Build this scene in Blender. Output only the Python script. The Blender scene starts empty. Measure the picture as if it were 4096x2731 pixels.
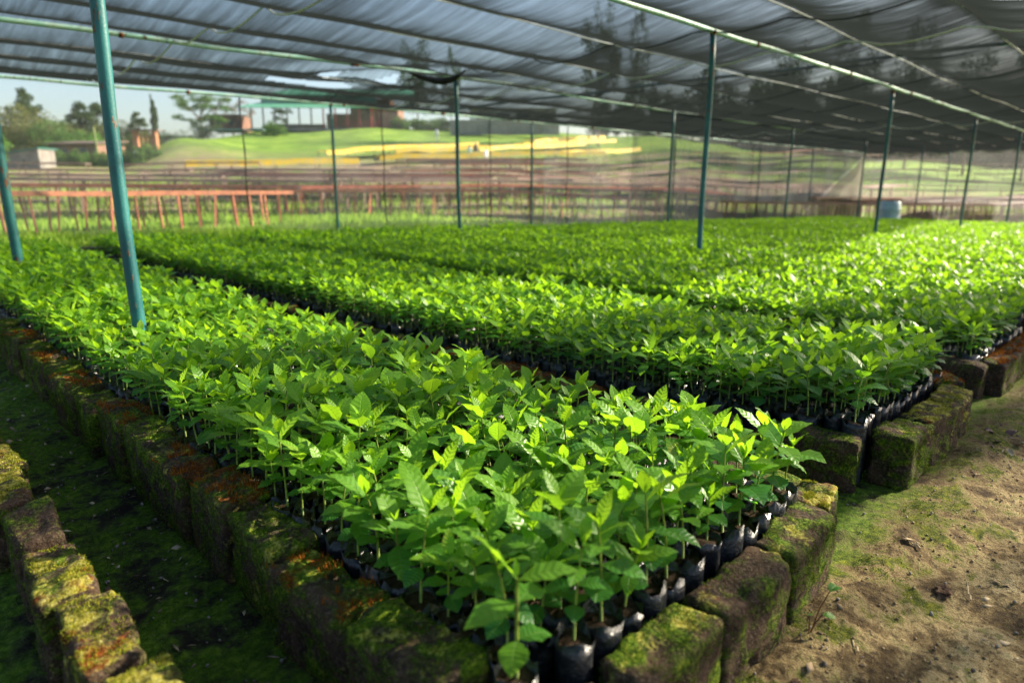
import bpy, bmesh, math, random
import numpy as np
from mathutils import Vector, Matrix, Euler, noise

sc = bpy.context.scene
C = sc.collection
R = math.radians

# ------------------------------------------------------------------ camera
HCAM = 0.92                      # eye height above the ground of the beds
cam_d = bpy.data.cameras.new("camera")
cam = bpy.data.objects.new("camera", cam_d)
C.objects.link(cam)
cam.location = (0, 0, HCAM)
cam.rotation_euler = (R(90 - 13.23), 0, R(-45))
cam_d.sensor_width = 36
cam_d.lens = 23.55
cam_d.clip_start = 0.05
cam_d.clip_end = 4000
cam_d.dof.use_dof = True
cam_d.dof.focus_distance = 1.9
cam_d.dof.aperture_fstop = 2.2
sc.camera = cam

# ------------------------------------------------------------------ light
SUN_AZ, SUN_EL = 113.0, 27.0     # azimuth clockwise from +Y
w = bpy.data.worlds.new("World")
sc.world = w
w.use_nodes = True
nt = w.node_tree
nt.nodes.clear()
sky = nt.nodes.new("ShaderNodeTexSky")
sky.sky_type = 'NISHITA'
sky.sun_disc = False
sky.sun_elevation = R(SUN_EL)
sky.sun_rotation = R(SUN_AZ)
sky.dust_density = 2.2
sky.air_density = 1.0
sky.ozone_density = 1.0
bg = nt.nodes.new("ShaderNodeBackground")
bg.inputs[1].default_value = 0.088
wo = nt.nodes.new("ShaderNodeOutputWorld")
nt.links.new(sky.outputs[0], bg.inputs[0])
nt.links.new(bg.outputs[0], wo.inputs[0])

sun_d = bpy.data.lights.new("sun", 'SUN')
sun_d.energy = 5.0
sun_d.angle = R(0.5)
sun_d.color = (1.0, 0.88, 0.68)
sun = bpy.data.objects.new("sun", sun_d)
C.objects.link(sun)
sdir = Vector((math.sin(R(SUN_AZ)) * math.cos(R(SUN_EL)), math.cos(R(SUN_AZ)) * math.cos(R(SUN_EL)), math.sin(R(SUN_EL))))
sun.rotation_euler = sdir.to_track_quat('Z', 'Y').to_euler()
sun.location = (20, -12, 20)

sc.view_settings.view_transform = 'Standard'
sc.view_settings.look = 'None'
sc.view_settings.gamma = 1.0
sc.view_settings.exposure = 1.5
sc.cycles.transparent_max_bounces = 24
sc.cycles.max_bounces = 7
sc.cycles.diffuse_bounces = 3
sc.cycles.glossy_bounces = 3
sc.cycles.transmission_bounces = 5
sc.cycles.caustics_reflective = False
sc.cycles.caustics_refractive = False
sc.cycles.use_denoising = True
sc.cycles.sample_clamp_indirect = 6.0

# ------------------------------------------------------------------ helpers
def tag(o, label=None, cat=None, group=None, kind=None):
    if label: o['label'] = label
    if cat: o['category'] = cat
    if group: o['group'] = group
    if kind: o['kind'] = kind
    return o

def empty(name, loc=(0, 0, 0), rz=0.0, rot=None):
    o = bpy.data.objects.new(name, None)
    o.empty_display_size = 0.1
    C.objects.link(o)
    o.location = loc
    o.rotation_euler = rot if rot else (0, 0, rz)
    return o

def mesh_np(name, V, Fc, mat=None, smooth=False):
    me = bpy.data.meshes.new(name)
    V = np.asarray(V, np.float32)
    Fc = np.asarray(Fc, np.int32)
    k = Fc.shape[1]
    me.vertices.add(len(V)); me.vertices.foreach_set("co", V.ravel())
    me.loops.add(Fc.size); me.loops.foreach_set("vertex_index", Fc.ravel())
    me.polygons.add(len(Fc))
    me.polygons.foreach_set("loop_start", np.arange(0, Fc.size, k, dtype=np.int32))
    me.polygons.foreach_set("loop_total", np.full(len(Fc), k, np.int32))
    me.update(calc_edges=True)
    if smooth:
        me.polygons.foreach_set("use_smooth", np.ones(len(Fc), bool))
    if mat: me.materials.append(mat)
    return me

def ob(name, me, parent=None, loc=None):
    o = bpy.data.objects.new(name, me)
    C.objects.link(o)
    if parent: o.parent = parent
    if loc is not None: o.location = loc
    return o

class MB:
    """collects boxes and tubes; build() links them as one mesh"""
    def __init__(s): s.v = []; s.f = []
    def box(s, c, d, M=None):
        n = len(s.v)
        for z in (-.5, .5):
            for x, y in ((-.5, -.5), (.5, -.5), (.5, .5), (-.5, .5)):
                p = Vector((x * d[0], y * d[1], z * d[2]))
                if M: p = M @ p
                s.v.append(p + Vector(c))
        s.f += [tuple(n + i for i in q) for q in ((3, 2, 1, 0), (4, 5, 6, 7), (0, 1, 5, 4), (1, 2, 6, 5), (2, 3, 7, 6), (3, 0, 4, 7))]
    def beam(s, a, b, w_, h_):
        a = Vector(a); b = Vector(b); d = b - a
        M = d.to_track_quat('X', 'Z').to_matrix()
        s.box((a + b) / 2, (d.length, w_, h_), M)
    def tube(s, pts, r, n=8, cap=True):
        pts = [Vector(p) for p in pts]
        base = len(s.v)
        m = len(pts)
        up_ = Vector((0.13, 0.2, 1)).normalized()
        for i, p in enumerate(pts):
            d = (pts[min(i + 1, m - 1)] - pts[max(i - 1, 0)]).normalized()
            u = d.cross(up_)
            if u.length < .05: u = d.cross(Vector((1, 0, 0)))
            u.normalize(); v_ = d.cross(u)
            rr = r[i] if isinstance(r, (list, tuple)) else r
            for k in range(n):
                a = 2 * math.pi * k / n
                s.v.append(p + (u * math.cos(a) + v_ * math.sin(a)) * rr)
        for i in range(m - 1):
            for k in range(n):
                k2 = (k + 1) % n
                s.f.append((base + i * n + k, base + i * n + k2, base + (i + 1) * n + k2, base + (i + 1) * n + k))
        if cap:
            s.f.append(tuple(base + k for k in range(n)))
            s.f.append(tuple(base + (m - 1) * n + k for k in reversed(range(n))))
    def poly(s, pts, faces):
        n = len(s.v); s.v += [Vector(p) for p in pts]; s.f += [tuple(n + i for i in q) for q in faces]
    def build(s, name, mat, parent=None, loc=None, smooth=False, bevel=0):
        me = bpy.data.meshes.new(name)
        me.from_pydata([tuple(v) for v in s.v], [], s.f)
        bm = bmesh.new(); bm.from_mesh(me)
        if bevel: bmesh.ops.bevel(bm, geom=bm.edges[:], offset=bevel, segments=1, affect='EDGES')
        bmesh.ops.recalc_face_normals(bm, faces=bm.faces[:])
        bm.to_mesh(me); bm.free()
        if smooth:
            for p in me.polygons: p.use_smooth = True
        me.materials.append(mat)
        return ob(name, me, parent, loc)

# ---- node helper
class NT:
    def __init__(s, name):
        s.m = bpy.data.materials.new(name); s.m.use_nodes = True
        s.t = s.m.node_tree; s.t.nodes.clear()
        s.out = s.t.nodes.new("ShaderNodeOutputMaterial")
    def n(s, typ, **kw):
        nd = s.t.nodes.new("ShaderNode" + typ)
        for k, v in kw.items():
            if k == 'i':
                for kk, vv in v.items():
                    s.put(nd.inputs[kk], vv)
            else: setattr(nd, k, v)
        return nd
    def put(s, inp, v):
        if isinstance(v, bpy.types.NodeSocket): s.t.links.new(v, inp)
        elif isinstance(v, bpy.types.Node): s.t.links.new(v.outputs[0], inp)
        elif isinstance(v, (tuple, list)) and len(v) == 3 and inp.type == 'RGBA': inp.default_value = (*v, 1)
        else: inp.default_value = v
    def pos(s): return s.n("NewGeometry").outputs['Position']
    def mapr(s, vec, scale):
        m = s.n("Mapping"); s.put(m.inputs[0], vec); m.inputs['Scale'].default_value = scale
        return m.outputs[0]
    def noise(s, vec, scale, detail=4, rough=.55, dist=0.0):
        nd = s.n("TexNoise"); s.put(nd.inputs['Vector'], vec)
        nd.inputs['Scale'].default_value = scale; nd.inputs['Detail'].default_value = detail
        nd.inputs['Roughness'].default_value = rough; nd.inputs['Distortion'].default_value = dist
        return nd.outputs['Fac']
    def ramp(s, f, stops):
        r = s.n("ValToRGB"); s.put(r.inputs[0], f)
        el = r.color_ramp.elements
        while len(el) > 1: el.remove(el[-1])
        for i, (p, c) in enumerate(stops):
            e = el[0] if i == 0 else el.new(p)
            e.position = p
            e.color = (*c, 1) if isinstance(c, (tuple, list)) else (c, c, c, 1)
        return r.outputs[0]
    def mix(s, f, a, b, mode='MIX'):
        m = s.n("Mix", data_type='RGBA', blend_type=mode)
        s.put(m.inputs[0], f); s.put(m.inputs[6], a); s.put(m.inputs[7], b)
        return m.outputs[2]
    def math(s, op, a, b=0.0, clamp=False):
        m = s.n("Math", operation=op, use_clamp=clamp); s.put(m.inputs[0], a); s.put(m.inputs[1], b)
        return m.outputs[0]
    def smooth(s, v, a, b):
        m = s.n("MapRange", interpolation_type='SMOOTHSTEP'); s.put(m.inputs[0], v)
        m.inputs[1].default_value = a; m.inputs[2].default_value = b
        return m.outputs[0]
    def bump(s, h, strength=.5, dist=.01, nrm=None):
        b = s.n("Bump"); b.inputs['Strength'].default_value = strength; b.inputs['Distance'].default_value = dist
        s.put(b.inputs['Height'], h)
        if nrm is not None: s.put(b.inputs['Normal'], nrm)
        return b.outputs[0]
    def pbr(s, col, rough=.6, spec=.5, metal=0.0, nrm=None):
        p = s.n("BsdfPrincipled"); s.put(p.inputs['Base Color'], col); s.put(p.inputs['Roughness'], rough)
        p.inputs['Specular IOR Level'].default_value = spec; s.put(p.inputs['Metallic'], metal)
        if nrm is not None: s.put(p.inputs['Normal'], nrm)
        return p
    def done(s, sh):
        s.t.links.new(sh.outputs[0] if isinstance(sh, bpy.types.Node) else sh, s.out.inputs[0]); return s.m

def simple_mat(name, c1, c2, scale=3.0, rough=.7, spec=.3, bump=0.0, bd=.01):
    t = NT(name); p = t.pos()
    f = t.noise(p, scale, 5)
    col = t.mix(t.smooth(f, .35, .65), c1, c2)
    nr = t.bump(t.noise(p, scale * 6, 4), bump, bd) if bump else None
    return t.done(t.pbr(col, rough, spec, nrm=nr))

def leaf_mat(name, young, old, tyoung, told, gloss=.25):
    t = NT(name)
    age = t.n("Attribute", attribute_name="age").outputs['Fac']
    uv = t.n("Attribute", attribute_name="luv").outputs['Vector']
    rnd = t.n("ObjectInfo").outputs['Random']
    pos = t.pos()
    a2 = t.math('ADD', age, t.math('MULTIPLY', t.math('SUBTRACT', t.noise(pos, 2.2, 2), .5), .9), True)
    col = t.mix(a2, old, young)
    tcol = t.mix(a2, told, tyoung)
    sep = t.n("SeparateXYZ"); t.put(sep.inputs[0], uv)
    u, v = sep.outputs[0], sep.outputs[1]
    av = t.math('ABSOLUTE', v)
    mid = t.math('SUBTRACT', 1.0, t.smooth(av, .02, .09))
    ph = t.math('SINE', t.math('MULTIPLY', t.math('SUBTRACT', u, t.math('MULTIPLY', av, .11)), 2 * math.pi * 8.0))
    vein = t.smooth(ph, .80, 1.0)
    vm = t.math('MAXIMUM', mid, t.math('MULTIPLY', vein, .45))
    col = t.mix(t.math('MULTIPLY', vm, .55), col, (.16, .30, .05))
    blot = t.smooth(t.noise(pos, 90, 3), .62, .74)
    col = t.mix(t.math('MULTIPLY', blot, .35), col, (.10, .12, .02))
    sick = t.smooth(t.noise(pos, 7.5, 3), .66, .74)
    col = t.mix(t.math('MULTIPLY', sick, .55), col, (.34, .34, .05))
    h = t.math('ADD', t.math('MULTIPLY', ph, -.5), t.math('MULTIPLY', mid, -1.2))
    nr = t.bump(h, .45, .0014)
    pb = t.pbr(col, t.math('ADD', gloss, t.math('MULTIPLY', t.noise(pos, 40, 2), .2)), .32, nrm=nr)
    tr = t.n("BsdfTranslucent"); t.put(tr.inputs[0], tcol); t.put(tr.inputs[1], nr)
    mx = t.n("MixShader"); mx.inputs[0].default_value = .5
    t.put(mx.inputs[1], pb); t.put(mx.inputs[2], tr)
    return t.done(mx)

M = {}
M['leaf'] = leaf_mat("coffee_leaf", (.165, .35, .015), (.028, .145, .030), (.38, .66, .018), (.20, .53, .022))
M['stem'] = simple_mat("green_stem", (.22, .30, .04), (.12, .16, .03), 30, .5)
M['soil'] = simple_mat("potting_soil", (.02, .013, .008), (.06, .04, .025), 90, .95, .1, .8, .004)

def bag_mat():
    t = NT("black_polythene"); p = t.pos()
    h = t.math('ADD', t.noise(p, 45, 4, .6, .8), t.math('MULTIPLY', t.noise(p, 160, 3), .35))
    nr = t.bump(h, .9, .006)
    dust = t.smooth(t.noise(p, 30, 4), .5, .8)
    col = t.mix(dust, (.012, .014, .018), (.07, .065, .06))
    return t.done(t.pbr(col, t.math('ADD', .28, t.math('MULTIPLY', dust, .3)), .6, nrm=nr))
M['bag'] = bag_mat()

def brick_mat():
    t = NT("mossy_brick"); p = t.pos()
    g = t.n("NewGeometry").outputs['True Normal']
    sp = t.n("SeparateXYZ"); t.put(sp.inputs[0], g)
    upf = t.smooth(sp.outputs[2], .1, .8)
    oc = t.n("SeparateColor"); t.put(oc.inputs[0], t.n("ObjectInfo").outputs['Color'])
    n1 = t.noise(p, 7, 6, .62); n2 = t.noise(p, 24, 6, .65); n3 = t.noise(p, 120, 4, .7); n4 = t.noise(t.mapr(p, (1, 1, 1.3)), 11, 6, .7, .6)
    base = t.mix(t.smooth(n2, .3, .7), (.022, .016, .011), (.085, .05, .032))
    base = t.mix(t.smooth(n3, .45, .8), base, (.16, .12, .085))
    mosscol = t.ramp(n3, [(.25, (.012, .024, .004)), (.46, (.05, .10, .006)), (.60, (.14, .19, .012)), (.78, (.34, .33, .05))])
    lich = t.ramp(n3, [(.3, (.09, .08, .01)), (.5, (.30, .27, .03)), (.7, (.42, .40, .14))])
    rust = t.ramp(n3, [(.3, (.035, .012, .003)), (.55, (.16, .045, .006)), (.75, (.34, .13, .02))])
    mm = t.smooth(t.math('ADD', t.math('ADD', n4, t.math('MULTIPLY', oc.outputs[0], .24)), t.math('MULTIPLY', n2, .25)), .69, .86)
    col = t.mix(mm, base, mosscol)
    lm = t.smooth(t.math('ADD', t.noise(p, 15, 6, .65), t.math('MULTIPLY', t.math('MULTIPLY', oc.outputs[2], upf), .20)), .60, .72)
    col = t.mix(t.math('MULTIPLY', lm, .9), col, lich)
    rm = t.smooth(t.math('ADD', t.noise(t.mapr(p, (1, 1, .6)), 9, 6, .7), t.math('MULTIPLY', t.math('MULTIPLY', oc.outputs[1], t.math('ADD', .4, upf)), .19)), .64, .74)
    col = t.mix(rm, col, rust)
    hh = t.math('ADD', t.math('ADD', t.math('MULTIPLY', n2, 1.2), t.math('MULTIPLY', n3, .7)), t.math('MULTIPLY', mm, .5))
    nr = t.bump(hh, 1.0, .012)
    return t.done(t.pbr(col, .95, .12, nrm=nr))
M['brick'] = brick_mat()

def moss_mat(name, a, b, c):
    t = NT(name); p = t.pos()
    col = t.ramp(t.noise(p, 60, 4, .7), [(.3, a), (.52, b), (.72, c)])
    pb = t.pbr(col, .9, .1)
    tr = t.n("BsdfTranslucent"); t.put(tr.inputs[0], col)
    mx = t.n("MixShader"); mx.inputs[0].default_value = .3
    t.put(mx.inputs[1], pb); t.put(mx.inputs[2], tr)
    return t.done(mx)
M['moss'] = moss_mat("green_moss", (.02, .05, .005), (.08, .15, .009), (.26, .30, .03))
M['moss_y'] = moss_mat("yellow_moss", (.09, .11, .01), (.28, .28, .02), (.45, .42, .08))
M['moss_r'] = moss_mat("rust_moss", (.07, .02, .003), (.26, .08, .01), (.45, .2, .03))

# terrain height --------------------------------------------------------
HR = np.log(np.array([10, 16, 22, 35, 50, 65, 80, 95, 110, 140, 200, 400, 3000.]))
HA = np.array([-180, -60, -37, -30, -25, -20, -12, -3, 12, 22, 28, 37, 60, 180.])
_h = {
 -180: [-1, -1, -1, -1, -1, -1, -1, -1, -1, -1, -1, -1, -1],
 -60: [-1, -1, -1, -.6, 0, .8, 1.2, 1.5, 2, 2.5, 3, 3, 3],
 -37: [-1, -1.03, -1.03, -.6, 0, .8, 1.2, 1.5, 2, 2.5, 3, 3, 3],
 -30: [-1, -1.03, -1.03, -.6, 0, .9, 1.9, 2.6, 3, 3.5, 4, 4, 4],
 -25: [-1, -1.03, -1.03, -.6, .1, 1.4, 4.9, 5.6, 5.0, 4.5, 5, 5, 5],
 -20: [-1, -1.05, -1.05, -.6, .2, 1.5, 3.8, 6.0, 8.0, 8.8, 8, 8, 8],
 -12: [-1, -1.06, -1.06, -.6, .2, 1.6, 4.2, 7.1, 8.7, 10, 10, 10, 10],
 -3: [-1, -1.08, -1.08, -.6, .2, 1.5, 4.0, 6.5, 8.7, 11, 11, 11, 11],
 12: [-1, -1.2, -1.3, -.95, -.25, .9, 2.9, 5.3, 7.3, 9, 10, 10, 10],
 22: [-1, -1.3, -1.4, -1.6, -1.0, -.2, .8, 2.7, 4.5, 7, 9, 9, 9],
 28: [-1, -1.38, -1.45, -1.75, -1.4, -.9, .0, 1.5, 3, 5, 7, 8, 8],
 37: [-1, -1.45, -1.55, -1.85, -1.7, -1.3, -.8, -.2, 1, 3, 5, 6, 6],
 60: [-1, -1.45, -1.5, -1.45, -1.2, -1, -.6, 0, 1, 3, 5, 6, 6],
 180: [-1, -1, -1, -1, -1, -1, -1, -1, -1, -1, -1, -1, -1]}
HT = np.array([_h[int(a)] for a in HA], float)
HT = np.where(HT > 0, HT * .95, HT)

def base_h(x):
    x = np.asarray(x, float)
    return -.026 * (np.clip(x, 1, 40) - 1)

def hgt(x, y):
    """ground height, world metres"""
    x = np.atleast_1d(np.asarray(x, float)); y = np.atleast_1d(np.asarray(y, float))
    r = np.hypot(x, y) + 1e-6
    az = np.degrees(np.arctan2(x, y)) - 45
    az = (az + 180) % 360 - 180
    ai = np.clip(np.searchsorted(HA, az) - 1, 0, len(HA) - 2)
    at = np.clip((az - HA[ai]) / (HA[ai + 1] - HA[ai]), 0, 1)
    at = at * at * (3 - 2 * at)
    lr = np.clip(np.log(r), HR[0], HR[-1])
    ri = np.clip(np.searchsorted(HR, lr) - 1, 0, len(HR) - 2)
    rt = np.clip((lr - HR[ri]) / (HR[ri + 1] - HR[ri]), 0, 1)
    z = (HT[ai, ri] * (1 - at) + HT[ai + 1, ri] * at) * (1 - rt) + (HT[ai, ri + 1] * (1 - at) + HT[ai + 1, ri + 1] * at) * rt
    z = z + HCAM
    b = base_h(x)
    dout = np.maximum(np.maximum(y - 12.5, x - 39), np.maximum(-y - 9, -x - 9))
    k = np.clip(dout / 4, 0, 1); k = k * k * (3 - 2 * k)
    return b * (1 - k) + z * k

def H(x, y): return float(hgt(x, y)[0])

FPX = 1580.0
_T = R(13.23)
def at(px, depth):
    """world x, y of a spot seen at picture column px (2352 wide) at the given depth"""
    lat = (px - 1176) / FPX * depth
    d = depth
    return (d + lat) * math.sqrt(.5), (d - lat) * math.sqrt(.5)

def fbm(x, y, sc_, oc=4, seed=0):
    """cheap vector value noise"""
    out = np.zeros_like(x); amp = 1; tot = 0
    for o in range(oc):
        xs = x * sc_ + 17.3 * o + seed * 3.1; ys = y * sc_ + 9.7 * o + seed * 7.7
        xi = np.floor(xs).astype(np.int64); yi = np.floor(ys).astype(np.int64)
        fx = xs - xi; fy = ys - yi
        fx = fx * fx * (3 - 2 * fx); fy = fy * fy * (3 - 2 * fy)
        def hsh(a, b):
            n = (a * 374761393 + b * 668265263 + seed * 1274126177) & 0xffffffff
            n = ((n ^ (n >> 13)) * 1274126177) & 0xffffffff
            return ((n ^ (n >> 16)) & 0xffff) / 65535.0
        v = (hsh(xi, yi) * (1 - fx) + hsh(xi + 1, yi) * fx) * (1 - fy) + (hsh(xi, yi + 1) * (1 - fx) + hsh(xi + 1, yi + 1) * fx) * fy
        out += amp * (v - .5); tot += amp; amp *= .5; sc_ = sc_ * 2.03
    return out / tot

# ------------------------------------------------------------------ ground
def ground_mat():
    t = NT("ground"); p = t.pos()
    s = t.n("SeparateXYZ"); t.put(s.inputs[0], p)
    x, y = s.outputs[0], s.outputs[1]
    n1 = t.noise(p, 1.6, 6, .6); n2 = t.noise(p, 9, 7, .68); n3 = t.noise(p, 55, 6, .72); n4 = t.noise(p, 220, 3, .7)
    dirt = t.ramp(n2, [(.34, (.06, .036, .016)), (.44, (.22, .155, .07)), (.53, (.48, .37, .18)), (.68, (.72, .60, .36))])
    dirt = t.mix(t.math('MULTIPLY', t.smooth(n3, .50, .62), .75), dirt, (.055, .036, .02))
    # moss round the foot of the walls and through the path
    mossc = t.ramp(n3, [(.3, (.03, .035, .006)), (.5, (.10, .13, .01)), (.66, (.30, .30, .03))])
    foot = t.math('SUBTRACT', 1.0, t.smooth(t.math('ABSOLUTE', t.math('SUBTRACT', y, .42)), .02, .36))
    mfac = t.math('ADD', t.math('MULTIPLY', foot, .13), n2)
    mm = t.smooth(t.math('ADD', mfac, t.math('MULTIPLY', n1, .35)), .76, .88)
    dirt = t.mix(mm, dirt, mossc)
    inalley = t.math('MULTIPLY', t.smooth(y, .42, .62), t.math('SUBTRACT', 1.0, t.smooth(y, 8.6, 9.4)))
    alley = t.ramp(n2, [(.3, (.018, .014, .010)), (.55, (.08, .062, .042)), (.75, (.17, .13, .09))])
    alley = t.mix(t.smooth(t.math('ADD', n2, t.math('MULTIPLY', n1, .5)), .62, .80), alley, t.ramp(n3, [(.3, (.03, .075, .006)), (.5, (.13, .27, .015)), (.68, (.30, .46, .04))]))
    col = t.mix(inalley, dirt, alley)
    grass = t.ramp(t.noise(p, .35, 8, .7), [(.3, (.10, .19, .025)), (.5, (.19, .32, .04)), (.7, (.30, .40, .07))])
    vl = t.n('VectorMath', operation='LENGTH'); t.put(vl.inputs[0], p)
    grass = t.mix(t.math('MULTIPLY', t.smooth(t.noise(p, .11, 6, .65), .45, .62), .55), grass, (.07, .13, .03))
    band = t.math('MULTIPLY', t.smooth(vl.outputs['Value'], 19, 24), t.math('SUBTRACT', 1.0, t.smooth(vl.outputs['Value'], 62, 80)))
    grass = t.mix(t.math('MULTIPLY', t.math('MULTIPLY', t.smooth(t.noise(t.mapr(p, (.35, .35, 1)), 1.0, 6, .7), .36, .5), .92), band), grass, t.ramp(n2, [(.3, (.20, .125, .10)), (.7, (.36, .25, .20))]))
    out1 = t.smooth(t.math('ADD', y, t.math('MULTIPLY', n1, 2)), 9.6, 10.8)
    out2 = t.smooth(x, 28, 29.5)
    col = t.mix(t.math('MAXIMUM', out1, out2), col, grass)
    hh = t.math('ADD', t.math('ADD', n2, t.math('MULTIPLY', n3, .55)), t.math('MULTIPLY', n4, .35))
    return t.done(t.pbr(col, .95, .15, nrm=t.bump(hh, 1.0, .06)))
M['ground'] = ground_mat()

def build_ground():
    nr_, na = 620, 900
    r = np.concatenate([[0.02], np.geomspace(.25, 9, 400), np.geomspace(9.2, 2500, nr_ - 401)])
    # finer steps of angle in the camera's half
    a = np.concatenate([np.linspace(0, 110, 700, endpoint=False), np.linspace(110, 360, na - 700, endpoint=False)])
    Rr, A = np.meshgrid(r, np.radians(a), indexing='ij')
    X = Rr * np.sin(A); Y = Rr * np.cos(A)
    Z = hgt(X.ravel(), Y.ravel()).reshape(X.shape)
    near = np.clip((9 - Rr) / 4, 0, 1)
    Z += near * (fbm(X, Y, 2.1, 3, 1) * .035 + fbm(X, Y, 11, 4, 2) * .022 + np.abs(fbm(X, Y, 38, 3, 5)) * .018)
    # ground heaped against the brick ends
    d = np.abs(Y - .40)
    Z += near * .025 * np.clip(1 - d / .16, 0, 1) * (X > .5)
    far = np.clip((Rr - 16) / 20, 0, 1)
    Z += far * (fbm(X, Y, .12, 3, 4) * .9)
    V = np.stack([X, Y, Z], -1).reshape(-1, 3)
    i, j = np.meshgrid(np.arange(nr_ - 1), np.arange(na), indexing='ij')
    j2 = (j + 1) % na
    F_ = np.stack([i * na + j, (i + 1) * na + j, (i + 1) * na + j2, i * na + j2], -1).reshape(-1, 4)
    me = mesh_np("ground", V, F_, M['ground'], True)
    o = ob("ground", me)
    tag(o, kind='structure')
    return o
build_ground()

# ------------------------------------------------------------------ bricks
RB = random.Random(5)
def brick_mesh(L, W_, Hh, seed, cuts=9, chip=1.0):
    bm = bmesh.new()
    bmesh.ops.create_cube(bm, size=2)
    bmesh.ops.subdivide_edges(bm, edges=bm.edges[:], cuts=cuts, use_grid_fill=True)
    hx, hy, hz = L / 2, W_ / 2, Hh / 2
    rr = .012
    off = Vector((seed * 3.7, seed * 1.3, seed * 2.1))
    for v in bm.verts:
        p = Vector((v.co.x * hx, v.co.y * hy, v.co.z * hz))
        q = Vector((max(-hx + rr, min(hx - rr, p.x)), max(-hy + rr, min(hy - rr, p.y)), max(-hz + rr, min(hz - rr, p.z))))
        d = p - q
        if d.length > 1e-6: p = q + d.normalized() * rr
        n = p.normalized()
        k = noise.fractal(p * 8 + off, .6, 2.1, 4) * .016 * chip
        k2 = noise.noise(p * 28 + off) * .0032 * chip
        edge = (abs(p.x) / hx) ** 6 + (abs(p.z) / hz) ** 6 + (abs(p.y) / hy) ** 6
        k3 = -max(0, noise.noise(p * 14 - off)) * .030 * max(0, edge - 1.05) * chip
        v.co = p + n * (k + k2 + k3)
    for f in bm.faces: f.smooth = True
    me = bpy.data.meshes.new("brick")
    bm.to_mesh(me); bm.free()
    me.materials.append(M['brick'])
    return me

def fuzz(me, n, seed, lo=.003, hi=.007, where='any', wid=.0012, patchy=.1, mat=None, name="moss"):
    """short moss blades over the faces of a mesh, as one mesh"""
    rg = np.random.default_rng(seed)
    nf = len(me.polygons)
    cen = np.empty(nf * 3); me.polygons.foreach_get("center", cen); cen = cen.reshape(-1, 3)
    nm = np.empty(nf * 3); me.polygons.foreach_get("normal", nm); nm = nm.reshape(-1, 3)
    ar = np.empty(nf); me.polygons.foreach_get("area", ar)
    wgt = ar.copy()
    if where == 'top': wgt *= nm[:, 2] > .55
    if where == 'side': wgt *= np.abs(nm[:, 2]) < .7
    wgt *= nm[:, 2] > -.5
    pt = np.array([noise.noise(Vector(c) * 22 + Vector((seed, 0, seed))) for c in cen])
    wgt *= pt > patchy
    if wgt.sum() <= 0: return None
    idx = rg.choice(nf, n, p=wgt / wgt.sum())
    s_ = np.sqrt(ar[idx])[:, None]
    t1 = np.cross(nm[idx], [0.3, .5, .81]); t1 /= np.linalg.norm(t1, axis=1)[:, None] + 1e-9
    t2 = np.cross(nm[idx], t1)
    P = cen[idx] + (t1 * (rg.random((n, 1)) - .5) + t2 * (rg.random((n, 1)) - .5)) * s_ * 1.3
    a = rg.random(n) * 6.28
    side = t1 * np.cos(a)[:, None] + t2 * np.sin(a)[:, None]
    Ln = lo + (hi - lo) * rg.random((n, 1))
    d = nm[idx] + .6 * (rg.random((n, 3)) - .5) + np.array([0, 0, .35])
    d /= np.linalg.norm(d, axis=1)[:, None]
    V = np.stack([P - side * wid / 1.0, P + side * wid / 1.0, P + d * Ln], 1).reshape(-1, 3)
    F_ = np.arange(n * 3).reshape(-1, 3)
    m = mesh_np(name, V, F_, mat or M['moss'])
    return m

def add_brick(cx, cy, rz, L, Hh, Wd, label, group, col, seed, zoff=0.0, tilt=(0, 0), detail=0, top=None):
    z = H(cx, cy) + Hh / 2 - .01 + zoff
    me = brick_mesh(L, Wd, Hh, seed, cuts=15 if detail else 8)
    o = ob("brick", me, loc=(cx, cy, z))
    o.rotation_euler = (tilt[0], tilt[1], rz)
    o.color = (*col, 1)
    tag(o, label, "brick", group)
    if detail:
        for (mt, where, n, lo, hi, pa, nm_) in top or ():
            m = fuzz(me, n, seed, lo, hi, where, .0011, pa, M[mt], nm_)
            if m:
                c = ob(nm_, m, o); tag(c, kind='stuff')
    return o

ORD = ['first', 'second', 'third', 'fourth', 'fifth', 'sixth', 'seventh', 'eighth', 'ninth', 'tenth', 'eleventh', 'twelfth', 'thirteenth', 'fourteenth',
       'fifteenth', 'sixteenth', 'seventeenth', 'eighteenth', 'nineteenth', 'twentieth', 'twenty-first', 'twenty-second', 'twenty-third', 'twenty-fourth',
       'twenty-fifth', 'twenty-sixth', 'twenty-seventh', 'twenty-eighth', 'twenty-ninth', 'thirtieth', 'thirty-first', 'thirty-second', 'thirty-third', 'thirty-fourth', 'thirty-fifth', 'thirty-sixth']
def ordn(i): return ORD[i] if i < len(ORD) else 'far'

LOOKS = {  # colour weights (green, rust, yellow), fuzz, word
 'green': ((.55, 0, .3), (('moss', 'any', 3600, .003, .008, .0, 'green_moss'),), 'green moss'),
 'rust': ((.5, .45, .3), (('moss_r', 'top', 420, .006, .020, .12, 'rust_moss'), ('moss', 'side', 2600, .003, .007, .0, 'green_moss')), 'rust-coloured moss'),
 'yellow': ((.35, .35, .8), (('moss_y', 'top', 900, .002, .006, .12, 'yellow_moss'), ('moss', 'any', 900, .003, .006, .1, 'green_moss')), 'yellow moss and lichen'),
 'bare': ((.42, .2, .2), (('moss', 'any', 700, .003, .006, .2, 'green_moss'),), 'bare reddish clay'),
}
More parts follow.
